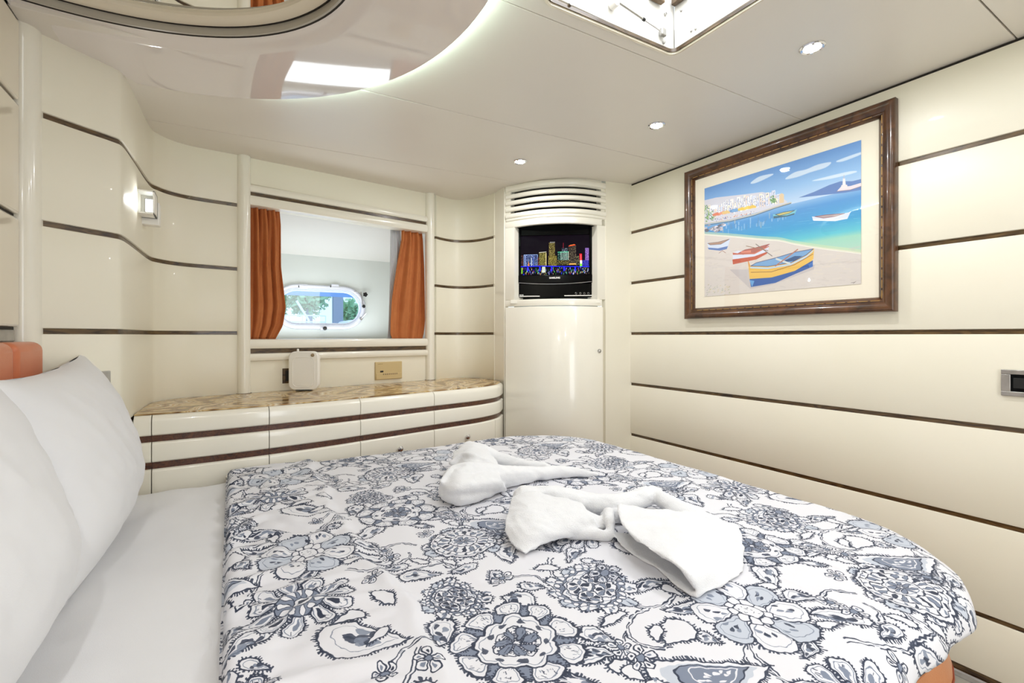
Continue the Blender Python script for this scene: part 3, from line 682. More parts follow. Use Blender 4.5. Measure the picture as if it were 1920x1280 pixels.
# smile-shaped chrome line
pts = [TM @ Vector((lx0 + .004 + (lx1 - lx0 - .008) * k / 24, -.0145, zs + .006 - .012 * (1 - (2 * k / 24 - 1) ** 2) + .004 * k / 24)) for k in range(25)]
MB().tube(pts, .0014, 6).build('chrome_line', M['chrome'], tv)
a0, z0_ = tvp(974, 556); a1, _ = tvp(1012, 555); tbox(a0, a1, z0_ - .0005, z0_ + .004, -.013, -.009).build('silver_line', M['plastic'], tv, smooth=False)
a0, _ = tvp(1058, 554); a1, _ = tvp(1110, 553); tbox(a0, a1, z0_ + .001, z0_ + .0055, -.013, -.009).build('silver_line', M['plastic'], tv, smooth=False)
for px in (1080, 1088, 1095.5, 1103):
    x, z = tvp(px, 550); mbk = MB().tube([TM @ Vector((x + .005 * math.cos(a), -.0125, z + .005 * math.sin(a))) for a in np.linspace(0, 2 * PI, 17)[:-1]], .0009, 5, closed=True); mbk.build('button_ring', M['steel'], tv)
def text(body, size, mat_, Mx, parent, name='lettering', ext=.0004, align='CENTER', bold=0):
    cv_ = bpy.data.curves.new('t', 'FONT'); cv_.body = body; cv_.size = size; cv_.align_x = align; cv_.align_y = 'CENTER'; cv_.extrude = ext; cv_.offset = bold
    to = bpy.data.objects.new('t', cv_); C.objects.link(to); dg = bpy.context.evaluated_depsgraph_get(); me = bpy.data.meshes.new_from_object(to.evaluated_get(dg))
    bpy.data.objects.remove(to); vs = [Mx @ v.co for v in me.vertices]; fs = [tuple(p.vertices) for p in me.polygons]
    o = obj(name, vs, fs, mat_, parent, smooth=False); bpy.data.meshes.remove(me); return o
x, z = tvp(1040, 521); text('SAMSUNG', .0135, M['plastic'], TM @ Matrix.Translation((x, -.0145, z)) @ Matrix.Rotation(PI / 2, 4, 'X'), tv, bold=.0004)
x, z = tvp(978, 553); text('\u25C9 DVD', .007, M['plastic'], TM @ Matrix.Translation((x, -.0105, z)) @ Matrix.Rotation(PI / 2, 4, 'X'), tv, bold=.0002)
# skyline picture: zoom coordinates of the screen (610..1445 x 265..735)
cvs = Canvas(835, 470, (9, 3, 12))
def bl(x0, x1, y0, y1, cols, base=(20, 18, 26), dens=.55, cw=6, ch_=7, frame_=None):
    x0 -= 610; x1 -= 610; y0 -= 265; y1 -= 265
    cvs.fill([(x0, y0), (x1, y0), (x1, y1), (x0, y1)], base)
    y = y0 + 2
    while y < y1 - 2:
        x = x0 + 2
        while x < x1 - 2:
            if random.random() < dens:
                c = random.choice(cols); k = random.uniform(.5, 1.1); cvs.fill([(x, y), (x + cw - 2, y), (x + cw - 2, y + ch_ - 3), (x, y + ch_ - 3)], tuple(min(255, q * k) for q in c))
            x += cw
        y += ch_
    if frame_: cvs.stroke([(x0, y1), (x0, y0), (x1, y0), (x1, y1)], 4, frame_)
yel = [(240, 220, 120), (200, 190, 100), (150, 140, 70)]; wh = [(230, 240, 255), (170, 190, 220), (120, 140, 180)]
bl(612, 645, 495, 640, [(200, 120, 90), (140, 90, 80)], dens=.4)
bl(648, 815, 490, 630, [(140, 170, 230), (90, 110, 170), (220, 230, 250)], (30, 40, 80), .6, frame_=(170, 200, 255))
for xx, cc_ in ((668, (170, 190, 255)), (740, (230, 240, 255)), (762, (90, 110, 200))): cvs.stroke([(xx - 610, 240), (xx - 610, 360)], 8, cc_, .8)
cvs.fill([(75, 260), (160, 260), (130, 240)], (60, 70, 110)); cvs.fill([(84, 360), (96, 300), (108, 360)], (230, 130, 40), .8)
bl(815, 835, 520, 630, [(200, 90, 70)], dens=.5)
bl(835, 925, 460, 630, yel, (70, 66, 30), .6); cvs.stroke([(310, 210), (310, 355)], 10, (225, 210, 150), .7); cvs.stroke([(225, 200), (312, 193)], 4, (240, 240, 230))
bl(955, 1030, 350, 520, yel, (60, 50, 26), .6); bl(948, 1052, 505, 630, yel, (70, 60, 20), .7); bl(968, 1028, 338, 352, [(180, 180, 190)], (90, 90, 90))
bl(1062, 1195, 458, 610, [(90, 200, 160), (180, 220, 200), (60, 120, 100)], (20, 40, 40), .4); bl(1110, 1185, 415, 465, wh, (30, 34, 40), .4)
for xx in (1105, 1128, 1150, 1170, 1190): cvs.stroke([(xx - 610, 195), (xx - 610, 345)], 6, (235, 255, 240), .75)
cvs.stroke([(455, 200), (585, 196)], 6, (80, 230, 170), .8); cvs.fill([(490, 345), (585, 345), (570, 320), (500, 320)], (250, 240, 180), .8)
bl(1195, 1285, 390, 620, [(190, 170, 130), (120, 110, 90)], (36, 30, 28), .45); cvs.stroke([(590, 128), (665, 116)], 7, (255, 70, 40)); cvs.stroke([(600, 120), (655, 110)], 4, (255, 150, 60)); cvs.fill([(590, 350), (680, 350), (675, 335), (595, 335)], (255, 190, 90), .8)
cvs.stroke([(520, 150), (522, 90)], 3, (200, 40, 60)); bl(1285, 1330, 510, 620, [(200, 190, 120)], dens=.35)
cvs.fill([(716, 222), (746, 222), (748, 300), (720, 300)], (225, 30, 40)); cvs.fill([(722, 300), (748, 300), (748, 340), (724, 340)], (255, 240, 230)); cvs.fill([(722, 340), (748, 340), (748, 372), (722, 372)], (120, 220, 60))
cvs.stroke([(733, 235), (733, 290)], 5, (255, 190, 190), .6)
bl(1395, 1440, 420, 600, [(220, 180, 250), (170, 130, 220)], (90, 60, 130), .8); bl(1360, 1440, 565, 635, [(120, 110, 250), (80, 80, 230)], (30, 30, 120), .7)
bl(1050, 1200, 560, 620, yel, (40, 34, 20), .5)
cvs.fill([(0, 372), (835, 378), (835, 470), (0, 470)], (5, 5, 14))
cvs.stroke([(0, 366), (250, 362), (500, 370), (835, 378)], 10, (25, 30, 225))
for k in range(210):
    x = random.uniform(0, 835); y = random.uniform(376, 455); c = random.choice([(40, 50, 255), (40, 60, 240), (250, 200, 120), (230, 60, 60), (90, 230, 90), (230, 240, 255), (150, 170, 255)])
    cvs.stroke([(x, y), (x, y + random.uniform(6, 22))], random.uniform(3, 7), c, random.uniform(.4, .9))
for xx in (85, 235, 380, 530, 665): cvs.fill([(xx - 10, 372), (xx + 10, 372), (xx + 8, 425), (xx - 8, 425)], (40, 45, 240), .9)
cvs.fill([(262, 370), (300, 370), (305, 440), (258, 440)], (240, 250, 220), .75); cvs.fill([(5, 380), (22, 380), (22, 450), (5, 450)], (130, 210, 50), .8)
SM = image_mat('night_skyline', cvs.image('night_skyline'), .3, emit=1.25)
vv = [TM @ Vector(p) for p in ((sx0, -.004, sz0), (sx1, -.004, sz0), (sx1, -.004, sz1), (sx0, -.004, sz1))]
o = obj('screen', vv, [(0, 1, 2, 3)], SM, tv, smooth=False); uvq = [(0, 0), (1, 0), (1, 1), (0, 1)]; set_uv(o, lambda c_, i: uvq[i])

# ------------------------------------------------------------------ framed picture on the right wall
PX = XR - .012
fy0, fy1 = onx(1684, 400, PX).y, onx(1289, 400, PX).y      # near and far edge
fz0, fz1 = E + .083, E + .817
pic = empty('framed_picture', (PX, (fy0 + fy1) / 2, fz0), label='large framed seaside print with boats on the right wall', cat='picture')
fw, fd = .052, .030
def frame_side(p0, p1, inward):           # moulded, mitred length
    p0, p1, inward = Vector(p0), Vector(p1), Vector(inward); d = (p1 - p0).normalized()
    prof = [(0, 0), (0, .022), (.003, .028), (.010, .030), (.022, .027), (.030, .020), (.034, .017), (.038, .019), (.042, .019), (.046, .014), (.052, .010), (.052, 0)]
    v = []
    for p, s_ in ((p0, 1), (p1, -1)):
        for (u, h) in prof: v.append(p + inward * u + d * (u * s_) + Vector((-h, 0, 0)))
    n = len(prof); f = [(i, (i + 1) % n, n + (i + 1) % n, n + i) for i in range(n)] + [tuple(range(n)), tuple(range(n, 2 * n))[::-1]]
    MB().add(v, f).build('frame_side', M['frame'], pic, ang=60)
    # inlaid gold dashes
    ln = (p1 - p0).length - .12; b = MB(); k = 0; x = .06
    while x < ln + .06:
        q = p0 + d * x + inward * .040 + Vector((-.0192, 0, 0)); b.add([q - d * .014 - inward * .0012, q + d * .014 - inward * .0012, q + d * .014 + inward * .0012, q - d * .014 + inward * .0012], [(0, 1, 2, 3)]); x += .036
    b.build('gold_inlay', M['brasspaint'], pic, smooth=False)['kind'] = 'stuff'
c4 = [(PX, fy0, fz0), (PX, fy1, fz0), (PX, fy1, fz1), (PX, fy0, fz1)]
frame_side(c4[0], c4[1], (0, 0, 1)); frame_side(c4[1], c4[2], (0, -1, 0)); frame_side(c4[2], c4[3], (0, 0, -1)); frame_side(c4[3], c4[0], (0, 1, 0))
MB().box((PX - .004, (fy0 + fy1) / 2, (fz0 + fz1) / 2), (.006, fy1 - fy0 - .09, fz1 - fz0 - .09)).build('mount', M['mat'], pic, smooth=False)
PP = PX - .0085
ty0, ty1 = onx(1614.6, 400, PP).y, onx(1321, 400, PP).y; tz0, tz1 = E + .188, E + .711
PWD, PHT = 1240, int(1240 * (tz1 - tz0) / (ty1 - ty0))
def zp(x, y):                             # zoom-view coordinate (origin 1260,160, scale 2.783) -> print pixels
    p = onx(1260 + x / 2.783, 160 + y / 2.783, PP); return ((ty1 - p.y) / (ty1 - ty0) * PWD, (tz1 - p.z) / (tz1 - tz0) * PHT)
def zl(pts): return [zp(*p) for p in pts]
cv = Canvas(PWD, PHT, (90, 150, 215))
yy = np.linspace(0, 1, PHT)[:, None]; xx_ = np.linspace(0, 1, PWD)[None, :]
def grad(stops):
    ks = [s_[0] for s_ in stops]; return np.stack([np.interp(yy[:, 0], ks, [s_[1][i] for s_ in stops]) for i in range(3)], -1)[:, None, :] / 255
sky = grad([(0, (84, 138, 206)), (.2, (136, 182, 228)), (.36, (196, 214, 236)), (1, (200, 220, 236))]); cv.a[:] = sky
hz_ = zp(640, 612)[1] / PHT; sea_t = zp(640, 615)[1]
sea = grad([(0, (110, 160, 214)), (hz_, (130, 176, 222)), (hz_ + .06, (70, 140, 205)), (hz_ + .2, (52, 150, 205)), (hz_ + .29, (84, 190, 208)), (hz_ + .33, (150, 210, 190)), (1, (220, 214, 196))])
cv.a[int(sea_t):] = np.broadcast_to(sea, cv.a.shape)[int(sea_t):]
for pts in ([(590, 490), (640, 455), (700, 440), (760, 415), (830, 402), (800, 430), (720, 455), (650, 480)], [(410, 510), (450, 480), (500, 466), (530, 465), (480, 492), (430, 512)], [(730, 500), (800, 480), (930, 450), (960, 455), (830, 488)], [(860, 395), (985, 350), (985, 362), (890, 398)]):
    P = smooth_path([Vector(zp(*p)) for p in pts], 4, True); cv.fill([(p.x, p.y) for p in P], (214, 228, 242), .55); cv.fill([(p.x, p.y - 4) for p in P], (236, 242, 248), .45)
cv.fill(zl([(660, 586), (740, 556), (820, 520), (880, 500), (940, 500), (988, 488), (988, 545), (900, 560), (760, 575)]), (84, 120, 182))
cv.fill(zl([(860, 553), (880, 530), (930, 525), (988, 508), (988, 524), (930, 545)]), (226, 214, 220)); cv.stroke(zl([(860, 553), (930, 545), (988, 526)]), 4, (140, 120, 130))
cv.fill(zl([(889, 530), (892, 485), (903, 485), (908, 530)]), (240, 232, 234)); cv.fill(zl([(880, 540), (884, 520), (914, 518), (916, 535)]), (232, 222, 224)); cv.stroke(zl([(897, 488), (897, 468)]), 3, (200, 180, 180))
for x0, x1 in ((560, 720), (700, 985), (300, 520)):
    for k in range(16):
        y = random.uniform(640, 770); x = random.uniform(x0, x1); cv.stroke(zl([(x, y), (x + random.uniform(20, 70), y - random.uniform(2, 10))]), 2.5, random.choice([(120, 190, 230), (60, 120, 190), (160, 215, 225)]), .35)
# town on the quay
base = [(168, 715), (300, 700), (420, 670), (520, 640), (600, 615)]
cv.fill(zl([(168, 600), (230, 585), (380, 568), (470, 556), (560, 575), (600, 605), (600, 622), (420, 668), (300, 700), (168, 725)]), (206, 206, 218))
for k in range(64):
    u = k / 64 if k < 32 else (k - 32) / 32 * .97; x = 182 + 372 * (u if k >= 32 else u * 2) ; w_ = random.uniform(14, 26); u = (x - 182) / 372; yb_ = 706 - 84 * u - (random.uniform(26, 44) if k < 32 else random.uniform(4, 14)); h = random.uniform(26, 50) * (1.05 - .3 * abs(u - .5))
    c = random.choice([(250, 246, 240), (240, 236, 236), (216, 222, 240), (250, 236, 214), (236, 214, 196)])
    cv.fill(zl([(x, yb_), (x + w_, yb_ - 5), (x + w_, yb_ - h - 4), (x, yb_ - h)]), c); cv.fill(zl([(x, yb_), (x + 5, yb_ - 1), (x + 5, yb_ - h - 1), (x, yb_ - h)]), (190, 196, 220))
    for j in range(5):
        a, b = x + 7 + random.random() * (w_ - 12), yb_ - 6 - random.random() * (h - 12); cv.fill(zl([(a, b), (a + 3.2, b - .5), (a + 3.2, b - 7), (a, b - 6.5)]), (108, 124, 160), .8)
cv.fill(zl([(560, 615), (560, 570), (572, 562), (584, 568), (584, 612)]), (222, 196, 156))
for (x, y, r) in ((190, 665, 26), (180, 690, 22), (210, 690, 18), (528, 592, 17), (530, 602, 14), (176, 640, 16)):
    for k in range(26):
        a, q = random.uniform(0, 6.28), random.uniform(0, r); p = zp(x + q * math.cos(a), y + q * math.sin(a)); cv.stroke([p, (p[0] + 3, p[1] + 3)], 9, random.choice([(96, 150, 92), (130, 178, 104), (70, 116, 76), (170, 196, 130)]), .8)
for k, (x, c) in enumerate(((230, (220, 120, 90)), (262, (226, 150, 120)), (316, (90, 140, 196)), (330, (110, 160, 210)), (362, (236, 196, 76)), (392, (240, 206, 96)), (416, (230, 190, 80)), (280, (224, 190, 120)))):
    y = 700 - (x - 200) * .21; cv.fill(zl([(x - 18, y - 22), (x + 6, y - 32), (x + 24, y - 24), (x + 22, y - 16), (x - 18, y - 12)]), c)
for k in range(60):
    x = random.uniform(220, 430); y = 712 - (x - 200) * .2 - random.uniform(0, 12); p = zp(x, y); cv.stroke([p, (p[0], p[1] + 6)], 5, random.choice([(190, 90, 80), (220, 150, 90), (90, 100, 150), (230, 220, 210)]), .8)
cv.stroke(zl([(172, 722), (300, 704), (430, 672), (540, 634), (620, 612)]), 11, (196, 188, 176)); cv.stroke(zl([(172, 730), (300, 711), (430, 679), (540, 640), (620, 616)]), 6, (70, 96, 110))
for k in range(40):                        # reflections
    x = random.uniform(240, 600); y = 722 - (x - 200) * .2 + random.uniform(6, 50); c = random.choice([(220, 230, 240), (180, 200, 226), (230, 200, 170), (90, 130, 170)])
    cv.stroke(zl([(x, y), (x, y + random.uniform(10, 26))]), random.uniform(5, 12), c, .4)
# shore and sand
sh = smooth_path([Vector(zp(*p)) for p in [(168, 780), (300, 790), (470, 806), (560, 812), (640, 830), (760, 850), (900, 868), (990, 880)]], 6)
cv.fill([(p.x, p.y - 30) for p in sh] + [(PWD, PHT), (0, PHT)], (206, 220, 176), .6); cv.fill([(p.x, p.y - 12) for p in sh] + [(PWD, PHT), (0, PHT)], (226, 224, 204), .9)
cv.fill([(p.x, p.y) for p in sh] + [(PWD, PHT), (0, PHT)], (214, 206, 200)); cv.stroke([(p.x, p.y) for p in sh], 4, (246, 246, 240), .8)
for k in range(260):
    x, y = random.uniform(170, 985), random.uniform(850, 1100); p = zp(x, y); l_ = random.uniform(10, 60)
    cv.stroke([p, (p[0] + l_, p[1] + random.uniform(-6, 10))], random.uniform(4, 12), random.choice([(228, 218, 208), (196, 188, 186), (222, 212, 196), (204, 194, 190)]), .35)
for k in range(30):
    x, y = random.uniform(170, 275), random.uniform(728, 766); p = zp(x, y + (x - 170) * -.05); cv.fill([(p[0] + random.uniform(9, 20) * math.cos(a) * 1.3, p[1] + 10 * math.sin(a)) for a in np.linspace(0, 6.28, 9)[:-1]], random.choice([(226, 220, 226), (150, 150, 166), (190, 186, 196), (96, 98, 112)]))
for k in range(50):
    x, y = random.uniform(168, 300), random.uniform(1040, 1104); p = zp(x, y); cv.stroke([p, (p[0] + 9, p[1] - 5)], 4, random.choice([(150, 170, 110), (210, 190, 90), (120, 140, 130)]), .6)
def boat(hull, band, inside, cols, rim=(60, 50, 90)):
    cv.fill(zl(hull), cols[0]); cv.fill(zl(band), cols[1]); cv.fill(zl(inside), cols[2]); cv.stroke(zl(inside), 4, rim, closed=True)
cv.fill(zl([(300, 960), (410, 1062), (520, 1040), (740, 960), (745, 935), (480, 960)]), (176, 170, 176), .5)
boat([(395, 905), (410, 942), (500, 946), (620, 925), (700, 885), (742, 850), (738, 905), (690, 955), (600, 995), (412, 1052), (404, 1000)], [(405, 1010), (520, 1002), (640, 968), (735, 912), (735, 945), (640, 985), (540, 1030), (412, 1052)], [(410, 942), (440, 925), (540, 900), (640, 870), (738, 853), (700, 885), (620, 925), (500, 944)], [(232, 186, 84), (44, 84, 160), (110, 160, 210)])
cv.fill(zl([(408, 946), (500, 950), (620, 929), (700, 889), (738, 858), (736, 866), (700, 898), (620, 938), (500, 958), (408, 954)]), (176, 206, 234)); cv.stroke(zl([(412, 975), (520, 972), (640, 935), (735, 880)]), 4, (120, 60, 50))
cv.fill(zl([(560, 925), (640, 890), (680, 890), (640, 915)]), (30, 60, 110), .8); cv.stroke(zl([(545, 905), (615, 930)]), 14, (206, 214, 216)); cv.stroke(zl([(540, 942), (655, 856)]), 9, (178, 110, 90)); cv.stroke(zl([(395, 905), (404, 945)]), 8, (210, 140, 70))
cv.fill(zl([(404, 1015), (430, 1020), (418, 1052)]), (96, 160, 220)); cv.fill(zl([(712, 935), (735, 920), (735, 945), (718, 952)]), (60, 110, 190))
boat([(316, 872), (345, 862), (430, 868), (508, 828), (500, 870), (450, 900), (318, 934)], [(315, 908), (430, 892), (500, 866), (495, 878), (440, 908), (318, 934)], [(345, 876), (380, 858), (440, 846), (508, 828), (480, 850), (430, 872), (370, 882)], [(214, 222, 240), (190, 84, 60), (172, 96, 84)], (150, 60, 60))
cv.fill(zl([(316, 872), (345, 876), (430, 872), (506, 836), (506, 842), (430, 880), (318, 884)]), (196, 104, 84)); cv.stroke(zl([(388, 838), (500, 862)]), 6, (150, 120, 100)); cv.stroke(zl([(438, 828), (522, 890)]), 6, (120, 110, 104))
cv.fill(zl([(360, 866), (412, 860), (412, 872), (360, 874)]), (216, 130, 110))
boat([(183, 820), (240, 824), (305, 798), (290, 848), (250, 862), (192, 856)], [(186, 846), (240, 850), (292, 838), (286, 854), (250, 862), (192, 856)], [(186, 824), (240, 818), (300, 802), (255, 828), (200, 832)], [(206, 218, 240), (84, 116, 180), (176, 140, 120)], (110, 90, 90)); cv.stroke(zl([(245, 875), (262, 862), (280, 874)]), 4, (150, 100, 90))
boat([(527, 672), (560, 676), (620, 664), (652, 646), (640, 672), (600, 684), (530, 694)], [(530, 682), (600, 678), (640, 666), (638, 674), (600, 684), (530, 694)], [(540, 674), (580, 662), (640, 652), (610, 668), (560, 680)], [(110, 190, 206), (50, 90, 110), (196, 184, 110)], (60, 80, 90))
boat([(730, 684), (800, 686), (880, 672), (932, 660), (915, 696), (850, 708), (738, 706)], [(733, 697), (850, 699), (918, 688), (915, 696), (850, 708), (738, 706)], [(745, 684), (800, 676), (900, 668), (850, 684), (790, 692)], [(214, 222, 240), (226, 232, 244), (170, 150, 150)], (130, 70, 90))
cv.stroke(zl([(935, 1030), (955, 1026)]), 2.5, (90, 80, 80)); cv.stroke(zl([(945, 1034), (960, 1022)]), 2, (90, 80, 80))
cv.a = cv.a * .88 + .105
PM = image_mat('seaside_print', cv.image('seaside_print'), .6)
o = obj('print', [(PP, ty1, tz0), (PP, ty0, tz0), (PP, ty0, tz1), (PP, ty1, tz1)], [(0, 1, 2, 3)], PM, pic, smooth=False); set_uv(o, lambda c_, i: uvq[i])
gl = PX - .0115
MB().add([(gl, fy1 - .05, fz0 + .05), (gl, fy0 + .05, fz0 + .05), (gl, fy0 + .05, fz1 - .05), (gl, fy1 - .05, fz1 - .05)], [(0, 1, 2, 3)]).build('picture_glass', M['picglass'], pic, smooth=False)

# ------------------------------------------------------------------ bed
BX0, BX1, BY0, BY1, BZ = -.462, 1.47, .315, 1.925, E - .505
def rr_poly(x0, x1, y0, y1, r, n=10):     # rounded at the foot only
    out = [(x0, y0)]
    out += [(x1 - r + r * math.sin(a), y0 + r - r * math.cos(a)) for a in np.linspace(0, PI / 2, n)]
    out += [(x1 - r + r * math.cos(a), y1 - r + r * math.sin(a)) for a in np.linspace(0, PI / 2, n)] + [(-.262, y1), (-.262, 1.85), (-.30, 1.82), (-.34, 1.788), (-.43, 1.70), (x0, 1.69)]
    return out
bed = empty('bed_base', (.5, 1.15, 0), label='orange leather upholstered bed base under the floral cover', cat='bed')
bmb = MB(); P0 = rr_poly(BX0, BX1 + .0, BY0 + .0, BY1, .36, 14)
rings = []
for z, s_ in ((0.05, .93), (.055, .96), (.16, .985), (.30, .998), (.42, .998), (.47, .985), (.488, .95)):
    rings.append(([((p[0] - .4) * s_ + .4 if p[0] > .4 else p[0], (p[1] - 1.15) * s_ + 1.15) for p in P0], z))
loft(bmb, rings); n_ = len(P0); bmb.f.append(tuple(range(n_))[::-1]); bmb.f.append(tuple(range((len(rings) - 1) * n_, len(rings) * n_)))
bmb.build('padded_side', M['tan'], bed)
MB().tube([(p[0], p[1], .41) for p in [((q[0] - .4) * .9985 + .4 if q[0] > .4 else q[0], (q[1] - 1.15) * .9985 + 1.15) for q in P0]], .0028, 6).build('seam', M['seam'], bed)
MB().prism(rr_poly(BX0 + .05, BX1 - .12, BY0 + .1, BY1 - .1, .2), 0, .05).build('plinth', M['blackmatt'], bed, smooth=False)

def fbm(x, y, s_, o_=4, seed=0): return mnoise.fractal(Vector((x * s_ + seed, y * s_ - seed, seed * .37)), 1.0, 2.0, o_)
# mattress with the white fitted sheet
def grid_obj(name, nu, nv, fn, m_, parent=None, solid=0, uv=None, ang=180, keep=None):
    v = []; uvs = []
    for j in range(nv + 1):
        for i in range(nu + 1):
            r_ = fn(i / nu, j / nv); v.append(r_[0]); uvs.append(r_[1] if uv else None)
    f = [(j * (nu + 1) + i, j * (nu + 1) + i + 1, (j + 1) * (nu + 1) + i + 1, (j + 1) * (nu + 1) + i) for j in range(nv) for i in range(nu)]
    if keep:                               # drop the faces beyond the hem, and with them their points
        f = [q for q in f if any(keep(uvs[k]) for k in q)]; used = sorted({k for q in f for k in q}); mp_ = {k: i for i, k in enumerate(used)}
        f = [tuple(mp_[k] for k in q) for q in f]; v = [v[k] for k in used]; uvs = [uvs[k] for k in used]
    o = obj(name, v, f, m_, parent, ang=ang)
    if uv: set_uv(o, lambda c_, i: uvs[i])
    if solid: so = o.modifiers.new('thick', 'SOLIDIFY'); so.thickness = solid; so.offset = -1
    return o
def drape(u, v, core, R, r, dmax):        # u, v in metres; cloth over a rounded slab edge
    x0, y0, x1, y1 = core; cx, cy = min(max(u, x0), x1), min(max(v, y0), y1); dx, dy = u - cx, v - cy; d = math.hypot(dx, dy)
    if d < 1e-9: return u, v, 0, 0
    nx, ny = dx / d, dy / d; d = min(d, dmax); flat = R - r
    if d <= flat: return cx + nx * d, cy + ny * d, 0, 0
    a = (d - flat) / r
    if a < PI / 2: return cx + nx * (flat + r * math.sin(a)), cy + ny * (flat + r * math.sin(a)), -r * (1 - math.cos(a)), 0
    dn_ = d - flat - r * PI / 2
    return cx + nx * (flat + r), cy + ny * (flat + r), -r - dn_, dn_
mt = empty('mattress', (.5, 1.15, .38), label='mattress in a white fitted sheet, bare beside the pillows', cat='mattress')
def fm(a, b):
    u = -.461 + a * (1.56 + .461); v = BY0 - .13 + b * (BY1 - BY0 + .24)
    x, y, dz_, dn_ = drape(u, v, (-.461, BY0 + .37, BX1 - .37, BY1 - .36), .345, .03, .345 + .045)
    wz = 0
    if x < -.262: y = min(y, 1.675 + (x + .461) / .2 * .165)
    x = max(x, -.46)
    if x < .1:
        wz = .004 * fbm(u * 2.2, v, 4.0, 3, 3) + .003 * math.sin(26 * u + 5 * fbm(u, v, 3, 2, 1)) * max(0, fbm(u, v, 2.5, 2, 8) + .1)
        wz += .006 * math.sin(40 * v + 12 * u + 6 * fbm(u, v, 4, 2, 6)) * max(0, fbm(u, v, 3.5, 2, 21) + .15) * max(0, 1 - abs(v - .8) / .5)
        wz += .007 * math.exp(-((v - .62 - .3 * (u + .2)) / .018) ** 2) * math.exp(-((u + .13) / .09) ** 2)
    return ((x, y, BZ - .004 + dz_ + wz),)
grid_obj('fitted_sheet', 130, 110, fm, M['sheet'], mt)

# printed cover: one repeat of the pattern
TX, TY, TN = .64, .63, 1300
INK = (42, 49, 68); MID = (122, 131, 150); PALE = (190, 196, 208); BASE = (222, 222, 228)
ct = Canvas(TN, TN, BASE); ct.wrap = True
def tp(x, y): return np.array([(x / TX) * TN, (y / TY) * TN])
def bpx(px, py): p = onz(px, py, -.49); return p.x, p.y
def wob(P, a=1.3): return np.array(P) + rng.normal(0, a, (len(P), 2))
def closed_smooth(P, n=5): return np.array([(q.x, q.y) for q in smooth_path([Vector((p[0], p[1])) for p in P], n, True)])
def teardrop(L_, Wd, n=22, asym=0):
    t = np.linspace(0, 2 * PI, n, endpoint=False); x = -np.cos(t) * .5 * L_; y = np.sin(t) * Wd / 2 * (np.sin(t / 2) ** 1.2) * 1.25
    y = y + asym * L_ * (np.sin(PI * (x / L_ + .5))) ; return np.stack([x, y], 1)
def place(P, c, ang, s_=1): ca, sa = math.cos(ang), math.sin(ang); return np.stack([c[0] + s_ * (P[:, 0] * ca - P[:, 1] * sa), c[1] + s_ * (P[:, 0] * sa + P[:, 1] * ca)], 1)
LW = 4.6
def spikes(P, ln=10, every=2, wd=7, col=INK, side=1):
    P = np.vstack([P, P[:1]]) if every else P; c0 = P.mean(0); sg = np.linalg.norm(np.diff(P, axis=0), axis=1); cu0 = np.concatenate([[0], np.cumsum(sg)])
    ts = np.arange(0, cu0[-1], max(9, wd * 1.55)); P = np.stack([np.interp(ts, cu0, P[:, 0]), np.interp(ts, cu0, P[:, 1])], 1); n = len(P); every = 1
    ct.stroke(P, wd * .9, INK, .9, closed=n > 3)
    for i in range(0, n, every):
        a, b = P[i - 1], P[(i + 1) % n]; t = b - a; nr = np.array([t[1], -t[0]]); nr /= (np.linalg.norm(nr) + 1e-6)
        if np.dot(nr, P[i] - c0) < 0: nr = -nr
        q = P[i] + nr * ln * rng.uniform(.5, 1.25); ct.stroke([P[i], q], wd * rng.uniform(.7, 1.1), col, .92)
def leaf(x, y, L_, Wd, ang, inner=1, asym=.0, spk=True, spl=9):
    c = tp(x, y); k = TN / TX; P = place(teardrop(L_ * k, Wd * k, 26, asym), c, ang); P = wob(P, .9)
    if spk: spikes(P, spl + 1, 2, 7)
    Q = closed_smooth(P, 3); ct.fill(Q, BASE); ct.stroke(Q, LW * 1.3, INK, closed=True)
    if inner:
        Pi = place(teardrop(L_ * k * .74, Wd * k * .66, 20, asym), c, ang); ct.stroke(closed_smooth(Pi, 2), 2.2, MID, closed=True)
        for j in range(int(3 + L_ * 60)):
            u = rng.uniform(-.28, .24) * L_ * k; vv_ = rng.uniform(-.2, .2) * Wd * k; q = place(teardrop(.16 * L_ * k + 6, .15 * Wd * k + 6, 10), place(np.array([[u, vv_]]), c, ang)[0], ang + rng.uniform(-.5, .5)); ct.fill(q, MID if j % 2 else INK, .85)
def petal(c, a, r0, r1, wd, fillc=None, dot=True, lw=LW):
    L_ = r1 - r0; P = teardrop(L_, wd, 18); cc2 = c + np.array([math.cos(a), math.sin(a)]) * (r0 + L_ / 2)
    Q = wob(place(P, cc2, a), .8); big = L_ > 48 and wd > 30
    if big: spikes(Q, 8, 2, 6)
    ct.fill(Q, fillc or BASE); ct.stroke(closed_smooth(Q, 2), lw, INK, closed=True)
    if big:
        ct.stroke(closed_smooth(place(P * .74, cc2, a), 2), 3, MID, closed=True)
        for j in range(7): q = cc2 + place(np.array([[rng.uniform(-.28, .3) * L_, rng.uniform(-.22, .22) * wd]]), (0, 0), a)[0]; ct.stroke([q, q + place(np.array([[rng.uniform(5, 13), 0]]), (0, 0), a)[0]], 2.6, INK if j % 2 else MID, .85)
    if dot: ct.fill(place(teardrop(L_ * .42, wd * .34, 12), cc2, a), MID if rng.random() < .6 else INK)
def scallop(c, r, n, depth, sq=1, rot=0): 
    t = np.linspace(0, 2 * PI, n * 8, endpoint=False); rr = r * (1 - depth + depth * np.abs(np.sin(n * t / 2)) ** .7); return np.stack([c[0] + rr * np.cos(t + rot), c[1] + sq * rr * np.sin(t + rot)], 1)
